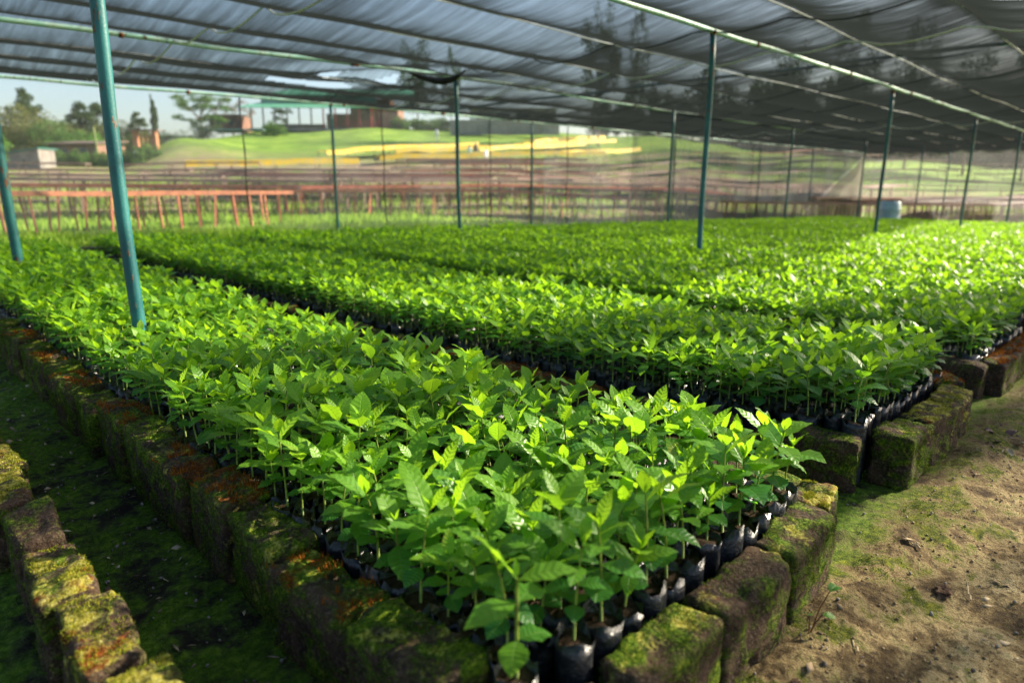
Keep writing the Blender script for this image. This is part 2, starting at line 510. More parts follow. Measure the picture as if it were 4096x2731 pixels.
# wall of the empty bed at the left edge of the picture
y = .62
for i, (ln, lk) in enumerate([(.2, 'bare'), (.27, 'yellow'), (.26, 'yellow'), (.27, 'yellow'), (.25, 'bare'), (.27, 'yellow'), (.26, 'yellow'), (.27, 'green'), (.26, 'green'), (.27, 'rust')]):
    y2 = y + ln; cy = (y + y2) / 2
    c, tp, wd = LOOKS[lk]
    add_brick(.205 + RB.uniform(-.012, .012), cy, math.pi / 2 + RB.uniform(-.08, .08), ln - .018, .185 + RB.uniform(-.006, .012), .10, "brick with %s, %s from the front in the leftmost wall" % (wd, ordn(i)),
              "bricks of the leftmost low wall", c, 10 + i, detail=1, top=tp, tilt=(RB.uniform(-.05, .05), RB.uniform(-.03, .03)))
    y = y2
# left long wall of the front bed
y = .66
looks = ['green', 'rust', 'green', 'rust', 'rust', 'green', 'rust', 'green', 'rust', 'green', 'rust', 'green', 'rust', 'green', 'green']
for i in range(15):
    ln = RB.uniform(.25, .285); cy = y + ln / 2
    c, tp, wd = LOOKS[looks[i]]
    add_brick(.572 + RB.uniform(-.012, .012), cy, math.pi / 2 + RB.uniform(-.08, .08), ln - .018, .20 + RB.uniform(-.010, .014), .115, "brick with %s, %s from the front in the front bed's left wall" % (wd, ordn(i)),
              "bricks of the front bed's long left wall", c, 40 + i, detail=1, top=tp, tilt=(RB.uniform(-.05, .05), RB.uniform(-.03, .03)))
    y += ln
# end wall of the front bed (faces the dirt path)
for i, (x0, x1, cy, rz, lk) in enumerate([(.49, .735, .505, -.05, 'bare'), (.745, .99, .51, .02, 'green'), (1.0, 1.27, .505, -.03, 'bare'), (1.285, 1.56, .515, .05, 'green'), (1.575, 1.74, .57, .2, 'yellow')]):
    c, tp, wd = LOOKS[lk]
    if lk == 'green': tp = (('moss', 'any', 2600, .002, .006, .05, 'green_moss'),)
    add_brick((x0 + x1) / 2, cy, rz, x1 - x0 - .004, .185 + RB.uniform(-.004, .01), .10, "block with %s, %s from the corner in the front bed's end wall" % (wd, ordn(i)),
              "bricks of the front bed's end wall", c, 70 + i, detail=1, top=tp, tilt=(RB.uniform(-.03, .03), RB.uniform(-.03, .03)))
# right long wall of the front bed, mostly hidden
y = .62
for i in range(4):
    add_brick(1.68, y + .135, math.pi / 2 + RB.uniform(-.04, .04), .26, .18, .1, "dark mossy brick, %s from the path in the front bed's right wall" % ordn(i), "bricks of the front bed's right wall", (.4, .2, .1), 80 + i)
    y += .27
# second bed: left wall
y = .62
looks2 = ['green', 'green', 'green', 'rust', 'rust', 'green', 'rust', 'green']
xw = lambda y: 2.10 - .12 * min(1, max(0, (y - .7) / .8))
for i in range(31):
    ln = .33 if i == 0 else RB.uniform(.255, .28); cy = y + ln / 2
    lk = looks2[i % 8]; c, tp, wd = LOOKS[lk]
    add_brick(xw(cy) + RB.uniform(-.015, .015) + (.06 if i == 0 else 0), cy, math.pi / 2 + (.25 if i == 0 else RB.uniform(-.06, .06)), ln - .01, .18 + RB.uniform(-.006, .01), .10,
              "brick with %s, %s from the path in the second bed's left wall" % (wd, ordn(i)), "bricks of the second bed's long left wall", c, 100 + i, detail=1 if i < 9 else 0, top=tp,
              tilt=(RB.uniform(-.04, .04), RB.uniform(-.02, .02)))
    y += ln
# second bed: end wall
for i, (x0, x1, cy, rz, lk) in enumerate([(2.265, 2.50, .56, .0, 'green'), (2.53, 2.84, .55, -.08, 'yellow'), (2.86, 3.16, .56, .07, 'yellow'), (3.17, 3.36, .65, .5, 'rust')]):
    c, tp, wd = LOOKS[lk]
    add_brick((x0 + x1) / 2, cy, rz, x1 - x0, .18 + RB.uniform(-.004, .008), .12, "brick with %s, %s from the corner in the second bed's end wall" % (wd, ordn(i)),
              "bricks of the second bed's end wall", c, 140 + i, detail=1, top=tp, tilt=(RB.uniform(-.03, .03), RB.uniform(-.03, .03)))
# third bed
for i in range(4):
    add_brick(3.70 + RB.uniform(-.01, .01), .70 + .27 * i, math.pi / 2 + RB.uniform(-.05, .05) , .262, .18, .11, "dark shaded brick, %s from the path in the third bed's left wall" % ordn(i), "bricks of the third bed's left wall", (.35, .3, .1), 150 + i)
for i in range(4):
    add_brick(3.90 + .28 * i, .55, RB.uniform(-.06, .06), .27, .18, .1, "brown brick with rust moss, %s from the near corner in the third bed's end wall" % ordn(i), "bricks of the third bed's end wall", (.2, .6, .3), 160 + i, detail=1,
              top=LOOKS['rust'][1])

# ------------------------------------------------------------------ seedlings
def leaf_geo(L, W_, pitch, yaw, droop, seed, age, org, nu=8, nv=5, ripple=1.0):
    """one leaf blade: grid of points; returns verts, faces, uv, age"""
    rg = random.Random(seed)
    ph = rg.uniform(0, 6.28); tw = rg.uniform(-.25, .25); side = rg.uniform(-.15, .15)
    V = []; UV = []
    pos = Vector((0, 0, 0)); ang = pitch; pts = []
    step = L / (nu - 1)
    hd = 0.0
    for i in range(nu):
        u = i / (nu - 1)
        pts.append((pos.copy(), ang, hd))
        a2 = ang - droop * (.3 + u) * 1.2 / (nu - 1) * 1.0
        ang = a2; hd += side / (nu - 1)
        pos = pos + Vector((math.cos(ang) * math.cos(hd), math.cos(ang) * math.sin(hd), math.sin(ang))) * step
    for i in range(nu):
        u = i / (nu - 1)
        p, a, h_ = pts[i]
        # blade starts after a short petiole
        t = max(0, (u - .06) / .94)
        wd = W_ * .5 * (math.sin(math.pi * min(1, t ** .85)) ** .85) * (1 - .25 * t ** 3) if 0 < t < 1 else .0006
        if i == nu - 1: wd = .0004
        tang = Vector((math.cos(a) * math.cos(h_), math.cos(a) * math.sin(h_), math.sin(a)))
        lat = Vector((-math.sin(h_), math.cos(h_), 0))
        nrm = lat.cross(tang) * -1
        lat = (lat * math.cos(tw * u) + nrm * math.sin(tw * u))
        for j in range(nv):
            v = -1 + 2 * j / (nv - 1)
            fold = abs(v) * .30 * wd - (v * v) * .18 * wd
            rip = math.sin(u * 2 * math.pi * 3.1 + ph + (1.2 if v > 0 else 0)) * .055 * W_ * (abs(v) ** 1.5) * ripple * math.sin(math.pi * min(1, t + .02))
            q = p + lat * v * wd + nrm * (fold + rip)
            V.append(q); UV.append((u, v, 0))
    rot = Matrix.Rotation(yaw, 3, 'Z')
    V = [rot @ v + Vector(org) for v in V]
    F_ = []
    for i in range(nu - 1):
        for j in range(nv - 1):
            F_.append((i * nv + j, (i + 1) * nv + j, (i + 1) * nv + j + 1, i * nv + j + 1))
    return V, F_, UV, [age] * len(V)

def foliage_mesh(leaves, name="foliage", nu=8):
    V = []; F_ = []; U = []; A = []
    for l in leaves:
        v, f, u, a = leaf_geo(nu=nu, **l)
        n = len(V); V += v; F_ += [tuple(n + i for i in q) for q in f]; U += u; A += a
    me = mesh_np(name, [tuple(v) for v in V], F_, M['leaf'], True)
    at_ = me.attributes.new("luv", 'FLOAT_VECTOR', 'POINT'); at_.data.foreach_set("vector", np.array(U, np.float32).ravel())
    aa = me.attributes.new("age", 'FLOAT', 'POINT'); aa.data.foreach_set("value", np.array(A, np.float32))
    return me

def make_plant(seed, hsc=1.0):
    rg = random.Random(seed)
    h = rg.uniform(.105, .160) * hsc
    bend = Vector((rg.uniform(-.02, .02), rg.uniform(-.02, .02), 0))
    def sp(t): return Vector((0, 0, h * t)) + bend * t * t
    yaw = rg.uniform(0, 6.28)
    L = []
    nodes = [(.34, .050, .043, -.10, .4, .12), (.56, .076, .040, .18, .75, .30), (.76, .096, .044, .48, .75, .50), (.90, .094, .040, .72, .65, .72), (1.0, .068, .027, 1.0, .4, .95)]
    if rg.random() < .3: nodes = nodes[1:]
    for k, (t, ln, wd, pit, dr, age) in enumerate(nodes):
        y0 = yaw + k * math.pi / 2 + rg.uniform(-.3, .3)
        for sgn in (0, 1):
            if rg.random() < .06: continue
            s_ = rg.uniform(.8, 1.18) * (.75 if (k == 4 and sgn) else 1)
            s_ *= .88
            L.append(dict(L=ln * s_ * hsc ** .5, W_=wd * s_ * rg.uniform(1.0, 1.22), pitch=pit + rg.uniform(-.25, .3), yaw=y0 + sgn * math.pi + rg.uniform(-.2, .2), droop=dr * rg.uniform(.6, 1.3),
                          seed=rg.random(), age=min(1, max(0, age + rg.uniform(-.15, .15))), org=sp(t)))
    for sgn in (0, 1):
        L.append(dict(L=.024, W_=.008, pitch=1.25, yaw=yaw + sgn * math.pi + .4, droop=.1, seed=rg.random(), age=1.0, org=sp(1.0)))
    return L, [sp(t) for t in (-.08, .3, .6, .85, 1.0)]

def stem_mesh(pts, r=.0022):
    m = MB(); m.tube(pts, [r * 1.15, r, r * .95, r * .8, r * .6], 6)
    me = bpy.data.meshes.new("stem"); me.from_pydata([tuple(v) for v in m.v], [], m.f)
    for p in me.polygons: p.use_smooth = True
    me.materials.append(M['stem']); return me

def bag_mesh(seed):
    rg = random.Random(seed); n = 14; rows = 9
    V = []; F_ = []
    lob = rg.uniform(0, 6.28); sq = rg.uniform(.0, .12)
    ri = [rg.uniform(-.012, .010) for _ in range(n)]
    for i in range(rows):
        t = i / (rows - 1); z = -.205 + .205 * t
        for k in range(n):
            a = 2 * math.pi * k / n
            r = .0345 * (1 + sq * math.cos(2 * a + lob)) + noise.noise(Vector((math.cos(a) * 2, math.sin(a) * 2, z * 22 + seed))) * .0035
            r += .0016 * math.sin(z * 240 + 3 * math.sin(a * 2 + lob)) * (t > .3)
            zz = z
            if i == rows - 1: zz += ri[k]; r += rg.uniform(-.004, .003)
            V.append((r * math.cos(a), r * math.sin(a), zz))
    # folded-in inner lip
    for k in range(n):
        a = 2 * math.pi * k / n
        V.append((.030 * math.cos(a), .030 * math.sin(a), -.03))
    for i in range(rows):
        for k in range(n):
            k2 = (k + 1) % n
            F_.append((i * n + k, i * n + k2, (i + 1) * n + k2, (i + 1) * n + k))
    return mesh_np("grow_bag", V, F_, M['bag'], False)

def soil_mesh(seed):
    rg = random.Random(seed); V = [(0, 0, -.012)]; F_ = []
    for ring, r in ((1, .016), (2, .031)):
        for k in range(12):
            a = 2 * math.pi * k / 12
            V.append((r * math.cos(a), r * math.sin(a), -.016 + rg.uniform(-.006, .006)))
    Q = []
    for k in range(12):
        k2 = (k + 1) % 12
        Q.append((1 + k, 13 + k, 13 + k2, 1 + k2))
    for k in range(0, 12, 2): Q.append((0, 1 + k, 1 + (k + 1) % 12, 1 + (k + 2) % 12))
    return mesh_np("soil", V, Q, M['soil'], True)

NV = 16
PLANT = []
for k in range(NV):
    L, st = make_plant(100 + k, 1.0 + .12 * math.sin(k * 1.7))
    PLANT.append((foliage_mesh(L), stem_mesh(st), bag_mesh(k), soil_mesh(k)))
# the tall plant at the very front corner, leaves as in the photograph
def hero():
    c = math.radians
    # yaw: 0 = +X (right-away), 90 = +Y (left-away), 135 = left, -45 = right, 45 = away, 225 = towards the camera
    L = [dict(L=.110, W_=.048, pitch=1.0, yaw=c(150), droop=.25, seed=1, age=.95, org=(0, 0, .15)),
         dict(L=.090, W_=.042, pitch=.35, yaw=c(-38), droop=.5, seed=2, age=.85, org=(0, 0, .148)),
         dict(L=.030, W_=.010, pitch=1.3, yaw=c(60), droop=.1, seed=3, age=1, org=(0, 0, .152)),
         dict(L=.090, W_=.045, pitch=.15, yaw=c(170), droop=.6, seed=4, age=.55, org=(0, 0, .112)),
         dict(L=.080, W_=.046, pitch=.1, yaw=c(10), droop=.9, seed=5, age=.5, org=(0, 0, .112)),
         dict(L=.058, W_=.046, pitch=-.2, yaw=c(215), droop=.5, seed=6, age=.6, org=(0, 0, .052)),
         dict(L=.062, W_=.050, pitch=.15, yaw=c(-20), droop=.9, seed=7, age=.3, org=(0, 0, .052))]
    st = [Vector((0, 0, z)) for z in (-.02, .05, .09, .12, .152)]
    return foliage_mesh(L, nu=12), stem_mesh(st, .0032), bag_mesh(77), soil_mesh(77)
HERO = hero()

# bed footprints: x0, x1 of the soil between the walls, y from .6 to yend
BEDS = [(.655, 1.55, .60, 8.6)]
xb = 2.17
for k in range(16):
    BEDS.append((xb if k else 2.10, xb + 1.14, (.68 if k == 0 else .64) if k < 3 else .55, 9.0 + .08 * k))
    xb += 1.60
POSTS = [(0.84, 3.06), (.94, 6.2), (7.0, 3.95), (13.6, 4.1), (20.7, 4.23), (7.2, 8.4), (13.6, 8.52), (20.7, 8.87)]
PT = []
rg = random.Random(9)
RIM = .192
for b, (x0, x1, y0, y1) in enumerate(BEDS):
    sp = .072 if b < 3 else .078
    nx = int((x1 - x0) / sp) + 1
    ny = int((y1 - y0) / sp)
    for j in range(ny):
        for i in range(nx):
            x = x0 + i * sp + (sp * .5 if j % 2 and b > 0 else 0) + rg.uniform(-.008, .008)
            y = y0 + j * sp + rg.uniform(-.008, .008)
            if b == 0 and i == 0 and j == 0: x, y = .61, .60
            if x > x1 + .02: continue
            if b == 1 and y < 1.55: x += .17 * max(0, 1 - (y - .62) / .95) * max(0, 1 - (x - x0) / 1.1)
            if any((x - px) ** 2 + (y - py) ** 2 < .07 ** 2 for px, py in POSTS): continue
            if rg.random() < .035 and not (i == 0 and j == 0): continue
            PT.append((x, y, b, i, j))
def depth_of(x, y): return (x + y) * math.sqrt(.5)
def col_of(x, y): return 1176 + FPX * ((x - y) * math.sqrt(.5)) / max(.05, depth_of(x, y))
vis = [(depth_of(p[0], p[1]), k) for k, p in enumerate(PT) if -120 < col_of(p[0], p[1]) < 2470 and depth_of(p[0], p[1]) > .75]
vis.sort()
near_ids = [k for d, k in vis[:299]]
nearset = set(near_ids)
BN = {0: 'front bed', 1: 'second bed', 2: 'third bed'}
def plant_at(k):
    x, y, b, i, j = PT[k]
    z = H(x, y) + RIM + rg.uniform(-.008, .008) + (.022 if j == 0 else .010 if j == 1 else 0)
    hero_ = (b == 0 and i == 0 and j == 0)
    fm, sm, bm_, so = HERO if hero_ else PLANT[rg.randrange(NV)]
    root = empty("potted_seedling", (x, y, z), 0 if hero_ else rg.uniform(0, 6.28))
    s_ = 1.0 if hero_ else rg.choice((rg.uniform(.88, 1.14), rg.uniform(.90, 1.12), rg.uniform(.66, 1.05)))
    if j == 0 and not hero_: s_ *= 1.05
    root.scale = (s_, s_, s_)
    if not hero_: root.rotation_euler = (rg.gauss(0, .05), rg.gauss(0, .05), root.rotation_euler[2])
    ob("foliage", fm, root); ob("stem", sm, root)
    bg_ = ob("grow_bag", bm_, root); ob("soil", so, bg_)
    if hero_:
        lab = "tall seedling with one big yellow-green leaf, alone at the very front corner"
        grp = "coffee seedlings in black bags"
    elif b == 0:
        n = i + 1
        grp = "coffee seedlings in black bags"
        def pl(n): return ordn(n)
        if j == 0: lab = "seedling in a wrinkled black bag, %s from the corner along the end wall" % pl(i)
        elif i == 0: lab = "glossy seedling, %s from the corner along the front bed's left wall" % pl(j)
        else: lab = "front bed seedling, %s row from the end wall, %s from the left wall" % (pl(j), pl(i))
    else:
        grp = "coffee seedlings in black bags"
        lab = "%s seedling, %s row from the path, %s from its left wall" % (BN.get(b, 'far bed'), ordn(j), ordn(i))
    tag(root, lab, "seedling", grp)
for k in near_ids: plant_at(k)

# the rest: tens of thousands, one object of stuff
rest = [p for k, p in enumerate(PT) if k not in nearset]
Vp = np.array([(p[0], p[1], H(p[0], p[1]) + RIM + rg.uniform(-.01, .01)) for p in rest], np.float32)
pm = bpy.data.meshes.new("coffee_seedlings")
pm.vertices.add(len(Vp)); pm.vertices.foreach_set("co", Vp.ravel())
g2 = np.random.default_rng(4)
a_ = pm.attributes.new("rot", 'FLOAT_VECTOR', 'POINT')
rr_ = np.stack([g2.normal(0, .06, len(Vp)), g2.normal(0, .06, len(Vp)), g2.random(len(Vp)) * 6.28], -1).astype(np.float32); a_.data.foreach_set("vector", rr_.ravel())
a_ = pm.attributes.new("scl", 'FLOAT', 'POINT')
lumps = 1 + .35 * fbm(Vp[:, 0].astype(float), Vp[:, 1].astype(float), .9, 3, 8)
a_.data.foreach_set("value", ((.74 + .36 * g2.random(len(Vp)) ** .7) * lumps).astype(np.float32))
a_ = pm.attributes.new("vid", 'INT', 'POINT'); a_.data.foreach_set("value", g2.integers(0, NV, len(Vp)).astype(np.int32))
rest_ob = ob("coffee_seedlings", pm)
tag(rest_ob, "dense rows of young coffee seedlings filling the brick beds into the distance", "seedlings", kind='stuff')

def scatter_gn(o, sources):
    ng = bpy.data.node_groups.new("scatter", 'GeometryNodeTree')
    ng.interface.new_socket("Geometry", in_out='INPUT', socket_type='NodeSocketGeometry')
    ng.interface.new_socket("Geometry", in_out='OUTPUT', socket_type='NodeSocketGeometry')
    N = ng.nodes; Lk = ng.links
    gi = N.new("NodeGroupInput"); go = N.new("NodeGroupOutput")
    allj = N.new("GeometryNodeJoinGeometry")
    inst = []
    for parts in sources:
        j = N.new("GeometryNodeJoinGeometry")
        for s_ in parts:
            oi = N.new("GeometryNodeObjectInfo"); oi.transform_space = 'ORIGINAL'; oi.inputs[0].default_value = s_
            Lk.new(oi.outputs['Geometry'], j.inputs[0])
        gt = N.new("GeometryNodeGeometryToInstance"); Lk.new(j.outputs[0], gt.inputs[0])
        inst.append(gt)
    for gt in reversed(inst): Lk.new(gt.outputs[0], allj.inputs[0])
    iop = N.new("GeometryNodeInstanceOnPoints")
    m2p = N.new("GeometryNodeMeshToPoints")
    Lk.new(gi.outputs[0], m2p.inputs[0]); Lk.new(m2p.outputs[0], iop.inputs['Points'])
    Lk.new(allj.outputs[0], iop.inputs['Instance'])
    iop.inputs['Pick Instance'].default_value = True
    def att(nm, ty):
        a = N.new("GeometryNodeInputNamedAttribute"); a.data_type = ty; a.inputs[0].default_value = nm; return a.outputs[0]
    Lk.new(att("vid", 'INT'), iop.inputs['Instance Index'])
    Lk.new(att("rot", 'FLOAT_VECTOR'), iop.inputs['Rotation'])
    Lk.new(att("scl", 'FLOAT'), iop.inputs['Scale'])
    Lk.new(iop.outputs[0], go.inputs[0])
    md = o.modifiers.new("scatter", 'NODES'); md.node_group = ng

# sources are parts of seedlings that stand in the beds
src = {}
for o in list(C.objects):
    if o.name.startswith("foliage") and o.parent:
        for k in range(NV):
            if o.data == PLANT[k][0] and k not in src:
                sib = [c for c in o.parent.children if c is not o]
                src[k] = [o] + [c for c in sib]
scatter_gn(rest_ob, [src[k] for k in sorted(src)])

# ------------------------------------------------------------------ shade house frame
def paint_mat(name, c1, c2, rusty=.6):
    t = NT(name); p = t.pos()
    n1 = t.noise(p, 4, 5); n2 = t.noise(t.mapr(p, (1, 1, .25)), 26, 5, .65); n3 = t.noise(p, 120, 3)
    col = t.mix(t.smooth(n1, .35, .65), c1, c2)
    rm = t.smooth(n2, rusty, rusty + .05)
    col = t.mix(rm, col, t.ramp(n3, [(.35, (.05, .018, .008)), (.65, (.22, .09, .04))]))
    col = t.mix(t.math('MULTIPLY', t.smooth(n3, .6, .8), .3), col, (.25, .35, .30))
    return t.done(t.pbr(col, t.math('ADD', .42, t.math('MULTIPLY', rm, .4)), .45, nrm=t.bump(t.math('ADD', n3, rm), .3, .003)))
M['post'] = paint_mat("teal_paint", (.006, .085, .095), (.018, .15, .15), .585)
M['beam'] = paint_mat("pale_green_paint", (.58, .80, .66), (.36, .68, .55), .60)
M['pipe'] = paint_mat("dark_teal_paint", (.010, .10, .11), (.015, .13, .13), .7)
M['wire'] = simple_mat("grey_wire", (.82, .84, .84), (.6, .62, .62), 3, .4, .5)
M['dark'] = simple_mat("black_hose", (.012, .012, .014), (.03, .03, .03), 10, .6)
M['rust'] = simple_mat("rusty_joint", (.10, .035, .015), (.28, .12, .05), 40, .9, .1, .6, .003)

ROOF = 1.6 + HCAM
def steel_post(x, y, top, label, r=.031, lean=(0, 0), mat='post', grp="teal steel posts of the shade house"):
    zb = H(x, y) - .25
    root = empty("steel_post", (x, y, H(x, y)))
    pts = []
    for k in range(9):
        t = k / 8
        z = zb + (top - zb) * t
        pts.append((lean[0] * t + .006 * math.sin(t * 9 + x), lean[1] * t + .006 * math.cos(t * 7 + y), z - root.location.z))
    m = MB(); m.tube(pts, r, 16); m.build("shaft", M[mat], root, smooth=True)
    m = MB(); m.tube([(lean[0], lean[1], top - root.location.z - .05), (lean[0], lean[1], top - root.location.z - .004)], r * 1.15, 14); m.build("collar", M['rust'], root, smooth=True)
    tag(root, label, "post", grp)
    return root
# nearest post: stands in the front bed, close to the camera
steel_post(.84, 3.06, ROOF, "thick teal post rising from the front bed, nearest to the camera, chipped to rust", r=.0265, lean=(.0, 0))
steel_post(.94, 6.2, ROOF, "dark teal post standing far back in the front bed, cut by the left picture edge", r=.034)
steel_post(7.0, 3.95, ROOF, "tall teal post in front of the hill, right of centre, tallest of the inner row", lean=(.0, 0))
steel_post(13.6, 4.1, ROOF, "teal post standing just left of the blue drum", lean=(.02, 0))
steel_post(20.7, 4.23, ROOF, "slim teal post right of the blue drum, under the sagging right beam")
steel_post(27.3, 4.3, ROOF, "teal post cut off by the right edge of the picture")
steel_post(7.2, 8.4, ROOF, "teal post holding the pale middle beam beside the bunched black net", lean=(-.03, 0))
steel_post(13.6, 8.52, ROOF, "teal post holding the middle beam, just left of the tallest inner post")
steel_post(20.6, 8.8, ROOF, "teal post under the middle beam, third from the bunched net")
steel_post(27.4, 8.95, ROOF, "slim teal post at the far end of the middle beam")
steel_post(7.6, 12.85, ROOF, "teal post of the rear eave in front of the green-roofed shed")
steel_post(13.55, 12.8, ROOF, "teal post of the rear eave in front of the yellow drying tables")
steel_post(20.6, 12.78, ROOF, "thin teal post of the rear eave with brown drying tables behind")
steel_post(27.0, 12.78, ROOF, "faint far post of the rear eave by the shaded net wall")
M['ycap'] = simple_mat("olive_paint", (.22, .26, .08), (.14, .18, .06), 10, .5)
steel_post(39.2, 12.8, ROOF - .02, "pale olive corner post with a yellow top at the end of the net wall", mat='ycap')
for i, y in enumerate((8.9, 4.3)):
    steel_post(39.3, y, ROOF, ["faint teal post of the far right net wall, nearer its corner", "faint teal post of the far right net wall, farther from its corner"][i])
steel_post(32.4, 12.8, ROOF, "faint thin post of the rear eave just before the pale net triangle")
steel_post(34.6, 8.9, ROOF, "slim post between the blue drum and the far net wall, middle beam")
steel_post(33.8, 4.35, ROOF, "slim far post near the right edge, under the nearest beam's end")
steel_post(7.0, -1.2, ROOF, "teal post by the dirt path outside the beds")

def roof_beam(y_of, xs, label, mat='beam', r=.026):
    root = empty("roof_beam", (xs[0], y_of(xs[0]), ROOF))
    pts = []; n = 60
    jr = random.Random(int(y_of(5) * 10))
    for k in range(n + 1):
        x = xs[0] + (xs[1] - xs[0]) * k / n
        pts.append((x - xs[0], y_of(x) - y_of(xs[0]), -.012 * (math.sin(x * .95 + 1) ** 2) + .004 * math.sin(x * 3.1)))
    m = MB(); m.tube(pts, r, 10); m.build("rail", M[mat], root, smooth=True)
    x = xs[0] + 2.1
    while x < xs[1] - .5:
        m = MB(); L = jr.choice((.05, .06, .12))
        m.tube([(x - xs[0], y_of(x) - y_of(xs[0]), -.006), (x + L - xs[0], y_of(x + L) - y_of(xs[0]), -.006)], r * 1.22, 10)
        m.build("joint_sleeve", M['rust'], root, smooth=True)
        x += jr.uniform(2.0, 3.6)
    tag(root, label, "roof beam", "long pale green roof beams")
roof_beam(lambda x: 3.95 + .012 * max(0, x - 12), (-2, 39.4), "pale green beam crossing the upper right, nearest of the long roof beams")
roof_beam(lambda x: 8.72 - .42 * math.exp(-((x - 7.6) / 3.4) ** 2) + .012 * max(0, x - 12), (-2, 39.4), "pale green beam from the upper left past the bunched net, middle of the long roof beams")
roof_beam(lambda x: 13.3 - .5 / (1 + math.exp(-(x - 5.0) / 1.2)) , (-3, 39.2), "pale green eave beam along the rear net wall")
roof_beam(lambda x: -1.35, (-3, 9), "pale green eave beam over the dirt path")
def cross_pipe(x, y0, y1, label):
    root = empty("cross_pipe", (x, y0, ROOF + .03))
    m = MB(); m.tube([(.02 * math.sin(k), (y1 - y0) * k / 20, .01 * math.sin(k * 1.3)) for k in range(21)], .024, 10)
    o = m.build("rail", M['pipe'], root, smooth=True)
    tag(root, label, "cross pipe", "dark teal cross pipes")
cross_pipe(10.25, -1.3, 12.8, "dark teal pipe crossing under the net to the upper right, nearer cross pipe")
cross_pipe(19.75, -1.3, 12.8, "faint dark teal pipe crossing under the far dark net")

# net support wires
wy = [1.88, 3.03, 5.1, 6.42, 7.6, 9.95, 11.2, 12.4]
wl = ["short pale wire crossing the top right corner under the net", "pale wire between the right beam and the picture's right edge", "pale wire just behind the nearest long beam", "pale wire midway between the two nearer beams",
      "pale wire just before the middle beam", "pale wire just behind the middle beam", "pale wire midway to the rear eave", "pale wire close to the rear eave"]
for y, lb in zip(wy, wl):
    m = MB()
    m.tube([(x, y + .05 * math.sin(x * .35 + y) + .015 * x * (y > 3) * .3, ROOF + .02 - .02 * math.sin(x * .9 + y) ** 2) for x in np.linspace(-3, 39, 100)], .007, 6)
    o = m.build("support_wire", M['wire'])
    tag(o, lb, "wire", "pale wires carrying the shade net")

# ------------------------------------------------------------------ nets
def net_mat(name, tn, col, streak, tr_col, tint=(1, 1, 1), sa=.42, sb=.24, pw=1.4):
    t = NT(name); g = t.n("NewGeometry"); p = g.outputs['Position']
    dt = t.n("VectorMath", operation='DOT_PRODUCT'); t.put(dt.inputs[0], g.outputs['Normal']); t.put(dt.inputs[1], g.outputs['Incoming'])
    f = t.math('MAXIMUM', t.math('ABSOLUTE', dt.outputs['Value']), .03)
    n1 = t.noise(t.mapr(p, streak), 1.0, 6, .7)
    n2 = t.noise(p, .8, 4, .6)
    tt = t.math('ADD', tn - .5 * (sa + sb), t.math('ADD', t.math('MULTIPLY', n1, sa), t.math('MULTIPLY', n2, sb)))
    lay = t.n("Attribute", attribute_name="layers").outputs['Fac']
    T = t.math('POWER', tt, t.math('DIVIDE', t.math('ADD', lay, 1.0), t.math('POWER', f, pw)))
    d = t.n("BsdfDiffuse"); t.put(d.inputs[0], col)
    tr = t.n("BsdfTranslucent"); t.put(tr.inputs[0], tr_col)
    a = t.n("AddShader"); t.put(a.inputs[0], d); t.put(a.inputs[1], tr)
    tp = t.n("BsdfTransparent"); t.put(tp.inputs[0], tint)
    mx = t.n("MixShader"); t.put(mx.inputs[0], T); t.put(mx.inputs[1], a); t.put(mx.inputs[2], tp)
    return t.done(mx)
M['net'] = net_mat("black_shade_net", .785, (.008, .010, .010), (13, .8, 2), (.014, .017, .016), (.97, 1.0, .98))
M['wallnet'] = net_mat("pale_wall_net", .90, (.50, .52, .53), (9, 9, .5), (.30, .31, .32), sa=.10, sb=.08, pw=1.0)
M['wallnet2'] = net_mat("double_wall_net", .72, (.17, .17, .14), (8, 2, 4), (.12, .12, .09), sa=.2, sb=.2, pw=1.0)
M['darknet'] = net_mat("black_net_wall", .78, (.05, .055, .05), (6, 6, 1), (.04, .045, .04), sa=.15, sb=.15, pw=1.0)

